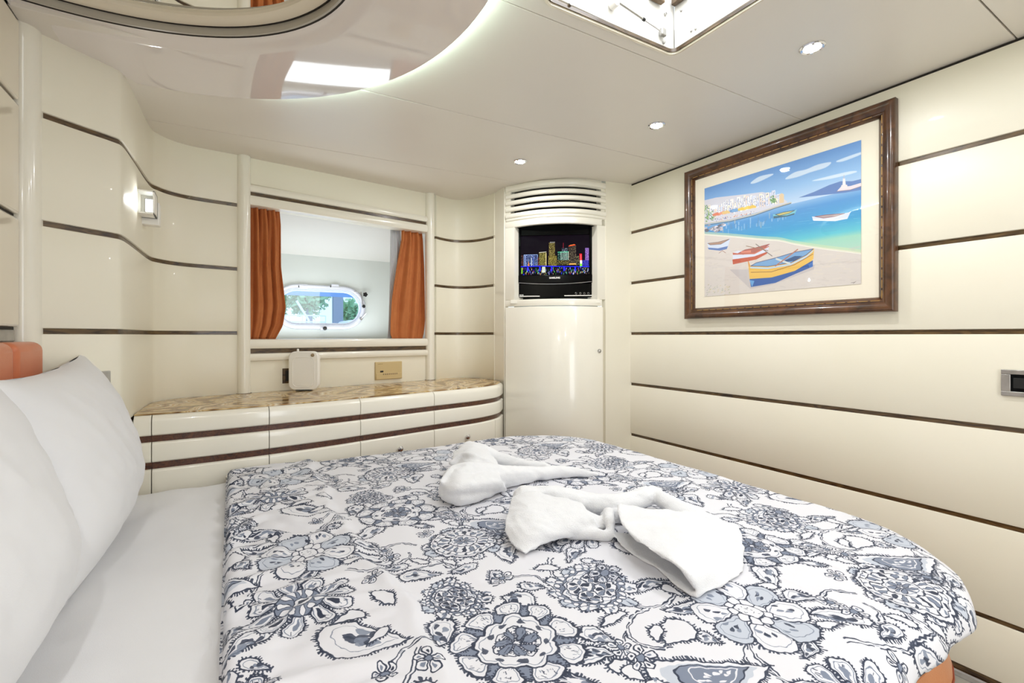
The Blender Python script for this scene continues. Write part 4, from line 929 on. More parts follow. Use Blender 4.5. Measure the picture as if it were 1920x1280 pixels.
def flower(x, y, r, kind, rot=0):
    c = tp(x, y); R = r * TN / TX
    if kind in (1, 2) and r > .05:         # uneven frill of spiky lobes, so the bloom is not a plain disc
        for k in range(11):
            a = rot + k * 2 * PI / 11 + rng.uniform(-.15, .15); L_ = R * rng.uniform(.45, .75); P = teardrop(L_, R * .48, 16)
            Q = wob(place(P, c + np.array([math.cos(a), math.sin(a)]) * R * rng.uniform(.82, .98), a), .9); spikes(Q, 9, 2, 7); ct.fill(Q, BASE if k % 3 else PALE); ct.stroke(closed_smooth(Q, 2), LW, INK, closed=True)
            for j in range(3): q = c + np.array([math.cos(a), math.sin(a)]) * R * rng.uniform(1.02, 1.18) + rng.normal(0, 4, 2); ct.fill(place(teardrop(20, 11, 10), q, a), MID if j else INK)
    if kind == 0:      # big open bloom: lobed outer petals with spiky rim, bell inside
        n = 9; S_ = scallop(c, R, n, .16, rot=rot); spikes(S_, 11, 3, 8); ct.fill(S_, MID)
        for k in range(n): petal(c, rot + (k + .5) * 2 * PI / n, R * .55, R * .99, R * .52, dot=False, lw=LW)
        for k in range(n):
            for j in range(5): a = rot + (k + .5) * 2 * PI / n + rng.uniform(-.18, .18); q = c + np.array([math.cos(a), math.sin(a)]) * R * rng.uniform(.72, .9); ct.stroke([q, q + rng.normal(0, 3, 2)], 2, INK, .8)
        S2 = scallop(c, R * .66, 9, .12, rot=rot); ct.fill(S2, BASE); ct.stroke(S2, LW * 1.7, INK, closed=True); ct.stroke(scallop(c, R * .58, 9, .14, rot=rot), 3, MID, closed=True)
        for k in range(9): a = rot + k * 2 * PI / 9; q = c + np.array([math.cos(a), math.sin(a)]) * R * .48; ct.fill(place(teardrop(R * .16, R * .1, 10), q, a + PI / 2), INK, .85)
        ct.stroke(scallop(c, R * .38, 7, .15), LW, INK, closed=True)
        for k in range(7): petal(c, k * 2 * PI / 7, R * .06, R * .34, R * .16, MID, False, 2.5)
    elif kind == 1:    # beads round the rim and overlapping discs
        t = np.linspace(0, 2 * PI, 28, endpoint=False); ct.fill(scallop(c, R, 14, .05), MID, .9)
        for k in range(28):
            q = c + np.array([math.cos(t[k]), math.sin(t[k])]) * R * .9; ct.fill([(q[0] + R * .085 * math.cos(b), q[1] + R * .085 * math.sin(b)) for b in np.linspace(0, 6.28, 10)[:-1]], BASE); ct.stroke([(q[0] + R * .085 * math.cos(b), q[1] + R * .085 * math.sin(b)) for b in np.linspace(0, 6.28, 10)[:-1]], 3, INK, closed=True)
        ct.fill(scallop(c, R * .78, 12, .08), BASE); ct.stroke(scallop(c, R * .78, 12, .08), LW, INK, closed=True); ct.stroke(scallop(c, R * .7, 14, .1), 3, MID, closed=True)
        for (dx, dy, rr_) in ((-.25, .2, .38), (.3, -.28, .34), (.35, .3, .3), (-.3, -.35, .3)):
            q = c + np.array([dx, dy]) * R; S3 = scallop(q, rr_ * R, 8, .1); spikes(S3, 5, 4, 5, MID); ct.fill(S3, BASE); ct.stroke(S3, LW, INK, closed=True)
            for k in range(6): petal(q, k * PI / 3 + dx, R * .04, rr_ * R * .8, R * .15, MID if k % 2 else INK, False, 2)
    elif kind == 2:    # fan: concentric arcs with drops
        S_ = scallop(c, R, 16, .05); spikes(S_, 10, 3, 8); ct.fill(S_, BASE); ct.stroke(S_, LW * 1.6, INK, closed=True)
        ct.stroke(scallop(c, R * .9, 16, .03), 3, INK, closed=True)
        for k in range(22): a = k * 2 * PI / 22; q = c + np.array([math.cos(a), math.sin(a)]) * R * .82; ct.fill(place(teardrop(R * .13, R * .1, 10), q, a), INK if k % 2 else MID)
        ct.stroke(scallop(c, R * .74, 18, .05), LW, INK, closed=True)
        for k in range(18): petal(c, k * 2 * PI / 18, R * .42, R * .72, R * .13, MID if k % 3 else INK, False, 2.2)
        ct.stroke(scallop(c, R * .4, 10, .12), LW * 1.2, INK, closed=True); ct.stroke(scallop(c, R * .3, 8, .12), 3, MID, closed=True)
        for k in range(8): petal(c, k * PI / 4, R * .03, R * .27, R * .1, MID, False, 2.4)
    elif kind == 3:    # daisy with fat petals each holding drops, beaded heart
        n = 8
        for k in range(n):
            a = rot + k * 2 * PI / n; P = teardrop(R * .78, R * .66, 20); cc2 = c + np.array([math.cos(a), math.sin(a)]) * R * .6
            Q = wob(place(P, cc2, a), .8); spikes(Q[5:-5], 9, 2, 8); ct.fill(Q, BASE if k % 2 else PALE); ct.stroke(closed_smooth(Q, 2), LW * 1.2, INK, closed=True); ct.stroke(closed_smooth(place(P * .72, cc2, a), 2), 2.5, MID, closed=True)
            for j in range(4): q = cc2 + rng.normal(0, R * .09, 2); ct.fill(place(teardrop(R * .13, R * .08, 10), q, a), INK if j % 2 else MID, .9)
        for k in range(9):
            a = k * 2 * PI / 9; q = c + np.array([math.cos(a), math.sin(a)]) * R * .28; S3 = scallop(q, R * .1, 3, .02); ct.fill(S3, BASE); ct.stroke(S3, LW, INK, closed=True)
        S3 = scallop(c, R * .2, 6, .1); ct.fill(S3, BASE); ct.stroke(S3, LW, INK, closed=True)
        for k in range(14): q = c + rng.normal(0, R * .07, 2); ct.stroke([q, q + rng.normal(0, 3, 2)], 2.4, INK, .8)
    elif kind == 4:    # long petals spraying out of a dark heart
        n = 11
        for k in range(n): petal(c, rot + k * 2 * PI / n + rng.uniform(-.1, .1), R * .3, R * rng.uniform(.85, 1.05), R * .36, BASE, True, LW * 1.2)
        S_ = scallop(c, R * .48, 12, .14); ct.fill(S_, MID); ct.stroke(S_, LW * 1.4, INK, closed=True)
        for k in range(12): petal(c, k * PI / 6, R * .2, R * .44, R * .13, BASE, False, 2.6)
        ct.fill(scallop(c, R * .18, 6, .1), BASE); ct.stroke(scallop(c, R * .18, 6, .1), LW, INK, closed=True); ct.fill(scallop(c, R * .09, 6, .1), INK)
    elif kind == 5:    # floret
        for k in range(5): petal(c, rot + k * 2 * PI / 5, R * .2, R, R * .7, BASE, True, LW)
        ct.fill(scallop(c, R * .3, 6, .1), MID); ct.stroke(scallop(c, R * .3, 6, .1), LW * .8, INK, closed=True)
def stem(pts, dash=True, px=True, wd=15):
    P = [bpx(*p) if px else p for p in pts]; P = [tp(*p) for p in P]; Q = np.array([(q.x, q.y) for q in smooth_path([Vector((p[0], p[1])) for p in P], 8)])
    d = np.gradient(Q, axis=0); nr = np.stack([d[:, 1], -d[:, 0]], 1) / (np.linalg.norm(d, axis=1)[:, None] + 1e-6)
    tw = np.linspace(1, .45, len(Q))[:, None] * wd / 2
    ct.stroke(Q, wd * .7, BASE)
    for sg in (-1, 1):
        R_ = Q + nr * tw * sg; i = 0
        while i < len(R_) - 2: k = int(rng.integers(3, 7)); ct.stroke(R_[i:i + k], LW * rng.uniform(.8, 1.25), INK, .95); i += k if sg > 0 and dash else k - 1
    for i in range(4, len(Q) - 3, 5): ct.stroke([Q[i], Q[i + 1]], 2.2, MID)
for s_ in ([(1154, 1131), (1211, 1136), (1252, 1127), (1272, 1107), (1300, 1125), (1342, 1140)], [(1211, 1138), (1189, 1153), (1173, 1201)], [(1177, 1185), (1193, 1203), (1226, 1217), (1261, 1212)],
           [(740, 1253), (788, 1216), (883, 1192)], [(793, 1062), (812, 1038), (850, 1030)], [(806, 1046), (838, 1065), (855, 1067)], [(926, 1094), (990, 1082), (1030, 1094)], [(1540, 1119), (1560, 1108), (1600, 1110)],
           [(1652, 1170), (1640, 1145), (1610, 1130)], [(1750, 1090), (1745, 1060), (1700, 1020)], [(640, 970), (560, 1020), (520, 1030)], [(470, 1130), (500, 1085), (540, 1060)]): stem(s_)
stem([(.30, .60), (.36, .56), (.47, .555), (.52, .56)], px=False); stem([(.20, .36), (.27, .31), (.33, .30), (.42, .31)], px=False); stem([(.60, .20), (.56, .14), (.60, .10), (.62, .03)], px=False)
stem([(.02, .40), (.045, .34), (.07, .30)], px=False); stem([(.16, .60), (.20, .56), (.21, .50)], px=False)
for a in ((.183, .124, .15, .085, 2.5, 1, .06), (.293, .538, .085, .06, .9, 1, .04), (.2975, .083, .075, .045, 1.2, 1, 0), (.453, .099, .07, .055, -.9, 1, 0), (.073, .006, .105, .03, 2.85, 1, 0), (.509, .576, .065, .034, 2.2, 1, 0), (.475, .548, .075, .04, 2.6, 1, 0),
          (.50, .506, .05, .028, 2.7, 0, 0), (.504, .482, .045, .03, 1.7, 0, 0), (.057, .55, .085, .045, -.5, 1, .05), (.563, .595, .07, .026, .2, 0, .05), (.276, .459, .075, .04, 2.3, 1, 0), (.256, .39, .10, .045, -.9, 1, .1),
          (.329, .273, .085, .04, 2.7, 1, 0), (.415, .257, .07, .036, .3, 1, 0), (.542, .266, .10, .06, 1.1, 1, .1), (.02, .19, .10, .035, .5, 1, .05), (.24, .22, .06, .03, 1.9, 0, 0), (.60, .34, .07, .03, .2, 1, .06), (.345, .34, .05, .024, -1.2, 0, 0), (.17, .19, .05, .03, .2, 0, 0), (.09, .60, .05, .026, 1.5, 0, 0), (.21, .60, .06, .028, .6, 1, 0), (.56, .17, .05, .03, -.4, 0, 0)): leaf(*a)
for a in ((.42, .52, .06, .03, 2.2, 1, .05), (.20, .12, .05, .025, .4, 0, 0), (.02, .48, .05, .03, 1.9, 1, 0), (.36, .05, .055, .028, .5, 1, 0), (.50, .12, .05, .03, 2.6, 1, 0), (.62, .25, .06, .03, 2.0, 1, .04),
          (.40, .30, .045, .022, 1.8, 0, 0), (.03, .14, .05, .026, 2.4, 1, 0), (.25, .52, .045, .025, -.4, 0, 0), (.29, .33, .055, .03, .1, 1, 0), (.57, .01, .05, .026, 2.9, 1, 0), (.46, .20, .05, .026, .9, 1, 0), (.13, .38, .05, .026, .3, 1, 0), (.22, .39, .05, .025, 2.6, 0, 0), (.53, .43, .045, .022, .6, 0, 0), (.01, .24, .05, .026, 1.2, 1, 0)): leaf(*a)
leaf(.602, .425, .19, .10, 2.75, 0, .07, True, 12)      # the big paisley, with inner bands
for k_, (sc_, col_) in enumerate(((.8, MID), (.62, INK), (.42, MID))):
    Q = closed_smooth(place(teardrop(.19 * TN / TX * sc_, .10 * TN / TX * sc_, 22, .07), tp(.602, .425), 2.75), 2)
    if k_ == 0: ct.fill(Q, PALE)
    if k_ == 1: ct.fill(Q, MID)
    ct.stroke(Q, 5, BASE if k_ != 1 else INK, closed=True)
for k in range(9): q = tp(.602, .425) + rng.normal(0, 22, 2) * [1.6, .5]; ct.fill(place(teardrop(22, 11, 10), q, 2.75), BASE)
flower(.394, .635, .104, 0, .2); flower(.60, .066, .072, 1); flower(.475, .375, .078, 2); flower(.144, .486, .104, 3, .3); flower(.105, .275, .094, 4); flower(.355, .165, .054, 1); flower(.655, .085, .034, 5); flower(.56, .375, .03, 5, .5)
for a in ((.522, .536, .022), (.536, .497, .026), (.30, .387, .024), (.30, .425, .022), (.24, .30, .02), (.41, .47, .022), (.02, .32, .02), (.25, .02, .022), (.19, .035, .018), (.47, .185, .022)): flower(a[0], a[1], a[2], 5, a[0] * 9)
# bud
leaf(.625, .5165, .075, .06, .4, 0, 0, True, 10); leaf(.60, .53, .04, .024, .9, 0)
for k in range(200):                       # fine twigs
    x, y = rng.uniform(0, TX), rng.uniform(0, TY); p = tp(x, y)
    ix, iy = int(p[0]) % TN, int(p[1]) % TN
    if ct.a[max(iy - 16, 0):iy + 16, max(ix - 16, 0):ix + 16].min() > .9:
        a = rng.uniform(0, 6.28); q = np.array([math.cos(a), math.sin(a)])
        ct.stroke([p - q * 18, p + q * 18], 3, INK)
        for s_ in (-1, 1): ct.fill(place(teardrop(18, 9, 10), p + q * 8 + np.array([-q[1], q[0]]) * 9 * s_, a + s_ * .7), INK if k % 2 else MID)
# hand-printed unevenness: a gentle periodic warp and blotchy ink
gy, gx = np.mgrid[0:TN, 0:TN].astype(np.float32); k2 = 2 * PI / TN
wx = 9 * np.sin(3 * k2 * gy + 1 + 1.5 * np.sin(2 * k2 * gx)) + 4.5 * np.sin(k2 * (9 * gy + 4 * gx)) + 2.6 * np.sin(k2 * (23 * gx - 11 * gy) + 2) + 1.6 * np.sin(k2 * (41 * gy + 17 * gx))
wy = 9 * np.sin(3 * k2 * gx + 2 + 1.5 * np.sin(2 * k2 * gy)) + 4.5 * np.sin(k2 * (8 * gx - 5 * gy)) + 2.6 * np.sin(k2 * (21 * gy + 13 * gx) + 1) + 1.6 * np.sin(k2 * (39 * gx - 19 * gy))
ct.a = ct.a[np.round(gy + wy).astype(int) % TN, np.round(gx + wx).astype(int) % TN]
bl_ = .5 + .5 * np.sin(k2 * (6 * gx + 5 * gy) + 2 * np.sin(k2 * 4 * gy)) * np.sin(k2 * (5 * gx - 7 * gy) + 2 * np.sin(k2 * 5 * gx)); bl_ = (bl_ * .34 * (.6 + .4 * np.sin(k2 * (33 * gx + 29 * gy)) * np.sin(k2 * (31 * gy - 27 * gx))))[..., None]
ct.a = ct.a * (1 - bl_) + bl_ * np.maximum(ct.a, np.array(MID, np.float32) / 255)
CI = ct.image('paisley_repeat', flip=False)
CM = image_mat('printed_cover', CI, .85, ext='REPEAT'); b = CM.node_tree.nodes['Principled BSDF']; b.inputs['Sheen Weight'].default_value = .1
fold_line = [(1.975, .262), (1.6, .255), (1.2, .251), (.84, .275), (.61, .28), (.3, .29)]
def fx(y): return float(np.interp(y, [p[0] for p in fold_line[::-1]], [p[1] for p in fold_line[::-1]]))
CX0 = -.012
def fcov(a, b):
    u = CX0 + a * (1.66 - CX0); v = .16 + b * (2.06 - .16)
    x, y, dz_, dn_ = drape(u, v, (CX0 - .5, .295 + .36, 1.50 - .36, 1.945 - .33), .36, .055, .36 + .030)
    h = 0
    f_ = fx(v) + .010 * math.sin(v * 17) + .006 * math.sin(v * 41)
    h += .010 / (1 + math.exp((u - f_) / .006)) + .007 * math.exp(-((u - f_ + .012) / .014) ** 2) * (.8 + .6 * fbm(u, v, 7, 2, 5))
    k = max(0, 1 - max(0, u - .0) / .30)                     # loose cross wrinkles in the folded strip
    h += k * (.0058 * math.sin(62 * v + 9 * fbm(u, v, 5, 3, 2) + 10 * u) + .008 * fbm(u * .5, v, 14, 3, 6))
    for q in (.40, .54, .68, .82, .96, 1.10, 1.24): h -= .0022 * math.exp(-((u - q - .006 * math.sin(9 * v)) / .006) ** 2)
    for q in (.42, .62, .82, 1.02, 1.22, 1.42, 1.62, 1.82): h -= .0012 * math.exp(-((v - q - .006 * math.sin(8 * u)) / .006) ** 2)
    h += .0018 * fbm(u, v, 9, 4, 11) + .0035 * fbm(u, v, 2.6, 2, 4) + .0013 * math.sin(70 * v + 30 * u + 8 * fbm(u, v, 4, 2, 9)) * max(0, fbm(u, v, 3, 2, 13) + .2)
    lm = min(1, (u - CX0) / .020); h -= .016 * (1 - math.sqrt(max(0, 1 - (1 - lm) ** 2)))   # rounded folded edge
    if dn_ > 0 or dz_ < -.02:                                # ripples in the hanging part
        ang_ = math.atan2(v - 1.15, u - .7); rp_ = .004 * min(1, -dz_ / .06) * math.sin(ang_ * 34 + 3 * fbm(u, v, 3, 2, 3)); cxn, cyn = x - .7, y - 1.15; ln = math.hypot(cxn, cyn)
        if BY0 < y < BY1 - .05 or y <= BY0 + .3: x += cxn / ln * (rp_ + .004); y += cyn / ln * (rp_ + .004) if y < 1 else 0
    return ((x, min(y, 1.943), BZ + .016 + dz_ + h), (u / TX, v / TY))
def inhem(q):
    u, v = q[0] * TX, q[1] * TY; x1, y0, y1 = 1.50 - .36, .295 + .36, 1.945 - .33
    return math.hypot(max(u - x1, 0), max(y0 - v, v - y1, 0)) < .389
cvr = grid_obj('bedcover', 230, 270, fcov, CM, None, solid=.006, uv=True, keep=inhem)
tag(cvr, 'white quilted bedcover printed with navy paisley flowers', 'bedcover')
# turned-under edge of the cover: the thin second layer below the fold
def fund(a, b):
    u = CX0 - .004 + a * .06; v = .30 + b * (1.915 - .30)
    return ((u, v, BZ + .003 + .0035 * math.sin(58 * v + 1) * (1 - a) + .001), (u / TX + .3, v / TY))
un = grid_obj('turned_edge', 6, 160, fund, CM, cvr, solid=.003, uv=True)

# ------------------------------------------------------------------ pillows
def pillow(name, cy, w_, hgt, T, base_x, lean, label, skew=0, seed=0, yaw=0):
    t = empty(name, (base_x, cy, BZ), label=label, cat='pillow', group='white pillows against the bedhead')
    v = []; nu, nv = 64, 50
    up = Vector((-math.sin(lean), 0, math.cos(lean))); nrm = Vector((math.cos(lean), 0, math.sin(lean))); al = Vector((math.sin(yaw), math.cos(yaw), 0))
    for side in (1, -1):
        for j in range(nv + 1):
            for i in range(nu + 1):
                u = i / nu * 2 - 1; q = j / nv * 2 - 1
                pr = (max(0, 1 - abs(u) ** 2.6) ** .55) * (max(0, 1 - abs(q) ** 2.4) ** .55)
                pin = 1 - .10 * (1 - abs(q) ** 2) * abs(u) ** 3; pin2 = 1 - .085 * (1 - abs(u) ** 2) * abs(q) ** 3
                th_ = T * pr * (1 + .25 * (-q) * .7)
                th_ += pr * (.014 * fbm(u, q, 1.6, 3, seed) + .010 * fbm(u * 2.4 + q, q, 2.2, 3, seed + 4))
                cr_ = .004 * math.sin(14 * math.atan2(q, u)) * min(1, (abs(u) ** 4 + abs(q) ** 4)) * (1 - pr)
                p = al * (u * w_ / 2 * pin) + up * (hgt / 2 + q * hgt / 2 * pin2 + skew * u * hgt * .06) + nrm * ((th_ / 2 + cr_) * side)
                P = Vector((base_x, cy, BZ + .012)) + p
                P.z = max(P.z, BZ + .004 + .002 * abs(u)); P.x = max(P.x, -.452)
                v.append(P)
    n1 = (nu + 1) * (nv + 1); f = []
    for s_, o_ in ((0, 0), (1, n1)):
        for j in range(nv):
            for i in range(nu):
                q4 = (o_ + j * (nu + 1) + i, o_ + j * (nu + 1) + i + 1, o_ + (j + 1) * (nu + 1) + i + 1, o_ + (j + 1) * (nu + 1) + i); f.append(q4 if s_ else q4[::-1])
    o = obj('pillowcase', v, f, M['sheet'], t, ang=180)
    bm = bmesh.new(); bm.from_mesh(o.data); bmesh.ops.remove_doubles(bm, verts=bm.verts, dist=.0006); bmesh.ops.recalc_face_normals(bm, faces=bm.faces); bm.to_mesh(o.data); bm.free(); o.data.shade_smooth()
    return t
pillow('pillow', 1.485, .65, .44, .20, -.27, .22, 'far white pillow leaning on the bedhead, its corner by the wall', .6, 2)
pillow('pillow', .885, .68, .45, .21, -.285, .23, 'near white pillow at the left edge, closest to the camera', 0, 9)

# ------------------------------------------------------------------ headboard and lockers on the head wall
hb = empty('headboard', (XH, 1.1, .5), label='orange leather padded headboard behind the pillows', cat='headboard')
y1 = 1.632; 
for k in range(7):
    wd_ = .186; ya, yb_ = y1 - wd_ * (k + 1), y1 - wd_ * k
    MB().box((-.437, (ya + yb_) / 2 , E - .254), (.060, wd_ - .002, .478)).build('bolster', M['orange'], hb, bevel=.022, seg=5)
for a, b_ in ((.302, .595), (.012, .302), (.595, .815)):
    pass
lk = empty('wall_locker', (XH, 1.4, E), label='glossy beige wall locker doors above the headboard', cat='locker')
MB().box((XH - .022, .95, E + .41), (.03, 1.43, .86)).build('carcass', M['dark'], lk, smooth=False)
yb2 = [1.664, 1.10, .55]
for ya, yb_ in zip(yb2[1:], yb2[:-1]):
    for z0, z1 in ((.022, .298), (.308, .588), (.598, .80)):
        d = MB().box((XH - .003, (ya + yb_) / 2, E + (z0 + z1) / 2), (.016, yb_ - ya - .006, z1 - z0)).build('door', M['ring'], lk, bevel=.006, seg=3)
MB().box((XH - .01, .95, E - .0), (.02, 1.40, .03)).build('shelf_edge', M['steel'], lk, bevel=.003)

# ------------------------------------------------------------------ towels
def chain(mb, pts, radii, n=14, steps=5, flat=1.0):
    P = smooth_path([Vector(p) for p in pts], steps); k = len(P); R_ = np.interp(np.linspace(0, len(pts) - 1, k), range(len(pts)), radii)
    d0 = (P[0] - P[1]).normalized(); d1 = (P[-1] - P[-2]).normalized(); PP_ = []; RR = []
    for a in (80, 55, 28): PP_.append(P[0] + d0 * R_[0] * math.sin(math.radians(a))); RR.append(R_[0] * math.cos(math.radians(a)))
    PP_ += P; RR += list(R_)
    for a in (28, 55, 80): PP_.append(P[-1] + d1 * R_[-1] * math.sin(math.radians(a))); RR.append(R_[-1] * math.cos(math.radians(a)))
    mb.tube(PP_, RR, n)
def sheetgrid(mb, rows, th_=.011, n=10):   # rows of 3D points -> a thick bent sheet
    R_ = [smooth_path([Vector(p) for p in r], n) for r in rows]; cols = list(zip(*R_)); cols = [smooth_path(list(c), n) for c in cols]
    nu, nv = len(cols), len(cols[0]); G = [[cols[i][j] for j in range(nv)] for i in range(nu)]; v = []
    for s_ in (.5, -.5):
        for i in range(nu):
            for j in range(nv):
                a = G[min(i + 1, nu - 1)][j] - G[max(i - 1, 0)][j]; b = G[i][min(j + 1, nv - 1)] - G[i][max(j - 1, 0)]; n_ = a.cross(b)
                n_ = n_.normalized() if n_.length > 1e-9 else Vector((0, 0, 1)); v.append(G[i][j] + n_ * th_ * s_)
    o_ = nu * nv; f = []
    for i in range(nu - 1):
        for j in range(nv - 1):
            q = (i * nv + j, i * nv + j + 1, (i + 1) * nv + j + 1, (i + 1) * nv + j); f.append(q); f.append(tuple(o_ + k for k in q[::-1]))
    for i in range(nu - 1):
        for j in (0, nv - 1): f.append((i * nv + j, (i + 1) * nv + j, o_ + (i + 1) * nv + j, o_ + i * nv + j))
    for j in range(nv - 1):
        for i in (0, nu - 1): f.append((i * nv + j, i * nv + j + 1, o_ + i * nv + j + 1, o_ + i * nv + j))
    mb.add(v, f)
BT = E - .488
def T(px, py, h):                          # point at height h over the bed under this pixel
    return onz(px, py, -.488 + h)
def towel(name, mb, label, seed=0, vox=.0038):
    tmp = mb.build('tmp', M['towel']); r_ = tmp.modifiers.new('r', 'REMESH'); r_.mode = 'VOXEL'; r_.voxel_size = vox
    s_ = tmp.modifiers.new('s', 'SMOOTH'); s_.iterations = 3; s_.factor = .5
    dg = bpy.context.evaluated_depsgraph_get(); me = bpy.data.meshes.new_from_object(tmp.evaluated_get(dg)); bpy.data.objects.remove(tmp)
    nrm = [v.normal.copy() for v in me.vertices]
    for v, n_ in zip(me.vertices, nrm):
        c_ = v.co; k = .0035 * fbm(c_.x * 1.5, c_.y * 1.5 + c_.z * 2, 11, 4, seed) + .0024 * (1 - 2 * abs(fbm(c_.x + c_.z, c_.y * .6 - c_.z, 12, 2, seed + 5))) - .002 + .0016 * math.sin(210 * (c_.x * .6 + c_.y * .8) + 9 * fbm(c_.x, c_.y, 10, 2, seed + 2)) * max(0, fbm(c_.x, c_.y, 9, 2, seed + 7))
        c_ += n_ * k; c_.z = max(c_.z, BT + .0015); v.co = c_
    me.shade_smooth(); me.materials.clear(); me.materials.append(M['towel']); me.name = name
    o = bpy.data.objects.new(name, me); C.objects.link(o); return tag(o, label, 'towel', 'white towels folded on the bedcover')
t1 = MB()
chain(t1, [T(868, 905, .045), T(905, 895, .045), T(950, 893, .035), T(1000, 888, .026), T(1060, 884, .020), T(1118, 889, .011)], [.052, .050, .036, .026, .021, .009])
chain(t1, [T(842, 925, .028), T(862, 928, .028), T(900, 922, .024), T(940, 912, .020)], [.026, .030, .026, .014])
chain(t1, [T(850, 893, .055), T(880, 890, .055), T(905, 893, .045)], [.032, .034, .03])
chain(t1, [T(880, 838, .078), T(900, 848, .058), T(935, 862, .034), T(985, 872, .026), T(1030, 877, .020)], [.022, .036, .029, .021, .016])
chain(t1, [T(868, 842, .070), T(885, 862, .050), T(918, 880, .040)], [.020, .034, .028])
sheetgrid(t1, [[T(852, 848, .070), T(882, 832, .090), T(910, 838, .080)], [T(848, 868, .062), T(884, 850, .094), T(930, 866, .060)], [T(858, 884, .05), T(895, 876, .078), T(938, 882, .05)]], .012)
sheetgrid(t1, [[T(826, 905, .062), T(862, 877, .085), T(930, 878, .066)], [T(823, 922, .030), T(864, 912, .062), T(940, 900, .050)], [T(839, 941, .004), T(880, 936, .010), T(950, 918, .012)]], .012)
chain(t1, [T(846, 868, .070), T(866, 852, .094), T(890, 856, .096), T(920, 868, .078), T(936, 882, .055)], [.008, .010, .011, .010, .007])
chain(t1, [T(828, 902, .066), T(850, 878, .088), T(880, 872, .094), T(925, 874, .074)], [.008, .011, .010, .007])
towel('towel', t1, 'rear white towel twisted into a long point, left of the other towel', 3)
t2 = MB()
chain(t2, [T(985, 935, .050), T(1030, 935, .046), T(1075, 940, .040), T(1120, 945, .032), T(1165, 945, .032), T(1205, 932, .042), T(1232, 928, .042)], [.036, .036, .034, .028, .028, .028, .024])
chain(t2, [T(1225, 925, .046), T(1255, 945, .038), T(1290, 965, .034), T(1340, 985, .028)], [.022, .026, .028, .022])
chain(t2, [T(1140, 968, .022), T(1190, 966, .020), T(1240, 972, .020), T(1290, 985, .020)], [.020, .020, .020, .02])
chain(t2, [T(985, 985, .022), T(1030, 975, .028), T(1090, 975, .026), T(1135, 985, .018)], [.026, .032, .030, .018])
sheetgrid(t2, [[T(962, 935, .060), T(1000, 924, .078), T(1090, 942, .060)], [T(948, 975, .040), T(1000, 965, .060), T(1110, 968, .045)], [T(956, 1015, .014), T(1008, 1002, .034), T(1120, 984, .026)], [T(984, 1040, .006), T(1035, 1014, .012), T(1140, 990, .012)]], .011)
chain(t2, [T(1070, 1000, .012), T(1100, 1000, .014), T(1140, 1004, .012)], [.014, .016, .014])
sheetgrid(t2, [[T(1158, 947, .060), T(1225, 955, .050), T(1300, 965, .044), T(1385, 985, .030)], [T(1162, 975, .062), T(1225, 988, .058), T(1300, 998, .050), T(1393, 1015, .022)], [T(1190, 1010, .058), T(1240, 1020, .062), T(1315, 1030, .050), T(1394, 1045, .012)], [T(1230, 1038, .052), T(1270, 1052, .056), T(1335, 1062, .034), T(1393, 1066, .005)], [T(1268, 1058, .046), T(1292, 1078, .042), T(1330, 1090, .018), T(1392, 1074, .004)], [T(1296, 1089, .028), T(1308, 1108, .012), T(1322, 1114, .005), T(1352, 1098, .004)]], .008)
sheetgrid(t2, [[T(1146, 996, .020), T(1166, 1024, .008), T(1200, 1048, .004), T(1230, 1063, .004), T(1258, 1090, .004), T(1289, 1113, .004), T(1308, 1119, .005)], [T(1190, 1000, .006), T(1220, 1022, .004), T(1250, 1040, .004), T(1280, 1060, .004), T(1300, 1080, .004), T(1318, 1098, .004), T(1330, 1108, .005)], [T(1240, 985, .004), T(1280, 1000, .004), T(1310, 1020, .004), T(1340, 1040, .004), T(1360, 1055, .004), T(1378, 1068, .004), T(1388, 1076, .005)]], .007)
chain(t2, [T(1140, 962, .045), T(1143, 980, .034), T(1146, 997, .020)], [.016, .016, .010])
towel('towel', t2, 'front white towel with an open flap towards the foot of the bed', 11)

# ------------------------------------------------------------------ small fittings
# wall lamp
wl = empty('wall_lamp', (-.288, 2.1, E + .47), label='square white wall lamp with a lit lens on the left wall', cat='lamp')
zc_, hh = E + .468, .041
x0, x1, y0_, y1_ = -.288, -.232, 2.05, 2.13
MB().box(((x0 + x1) / 2, y1_ - .006, zc_), (x1 - x0, .012, 2 * hh)).build('back_plate', M['plastic'], wl, bevel=.002)
for zz in (zc_ - hh + .0025, zc_ + hh - .0025): MB().box(((x0 + x1) / 2, (y0_ + y1_) / 2, zz), (x1 - x0, y1_ - y0_, .005)).build('housing_side', M['plastic'], wl, bevel=.001)
MB().box((x1 - .0025, (y0_ + y1_) / 2, zc_), (.005, y1_ - y0_, 2 * hh)).build('housing_side', M['plastic'], wl, bevel=.001)
MB().box((x1 - .020, y1_ - .018, zc_), (.030, .012, .052)).build('lens_frame', M['steel'], wl, bevel=.002)
MB().box((x1 - .020, y1_ - .0255, zc_), (.024, .004, .044)).build('lens', M['lamp2'], wl, bevel=.001)
MB().box(((x0 + x1) / 2 + .006, 2.15, zc_ - .022), (.055, .045, .084)).build('wall_bracket', M['plastic'], wl, bevel=.004)
area('wall_lamp_beam', (x1 - .020, 2.05, zc_), (-PI / 2, 0, 0), .03, .15, (.95, .98, 1))

def plate(name, c, tdir, w_, h_, label, cat, m_, th_=.006, nrm=None, bev=.002):
    a = math.atan2(tdir[1], tdir[0]); t = empty(name, c, a, label=label, cat=cat)
    Mx = Matrix.Translation(c) @ Matrix.Rotation(a, 4, 'Z')
    return t, Mx
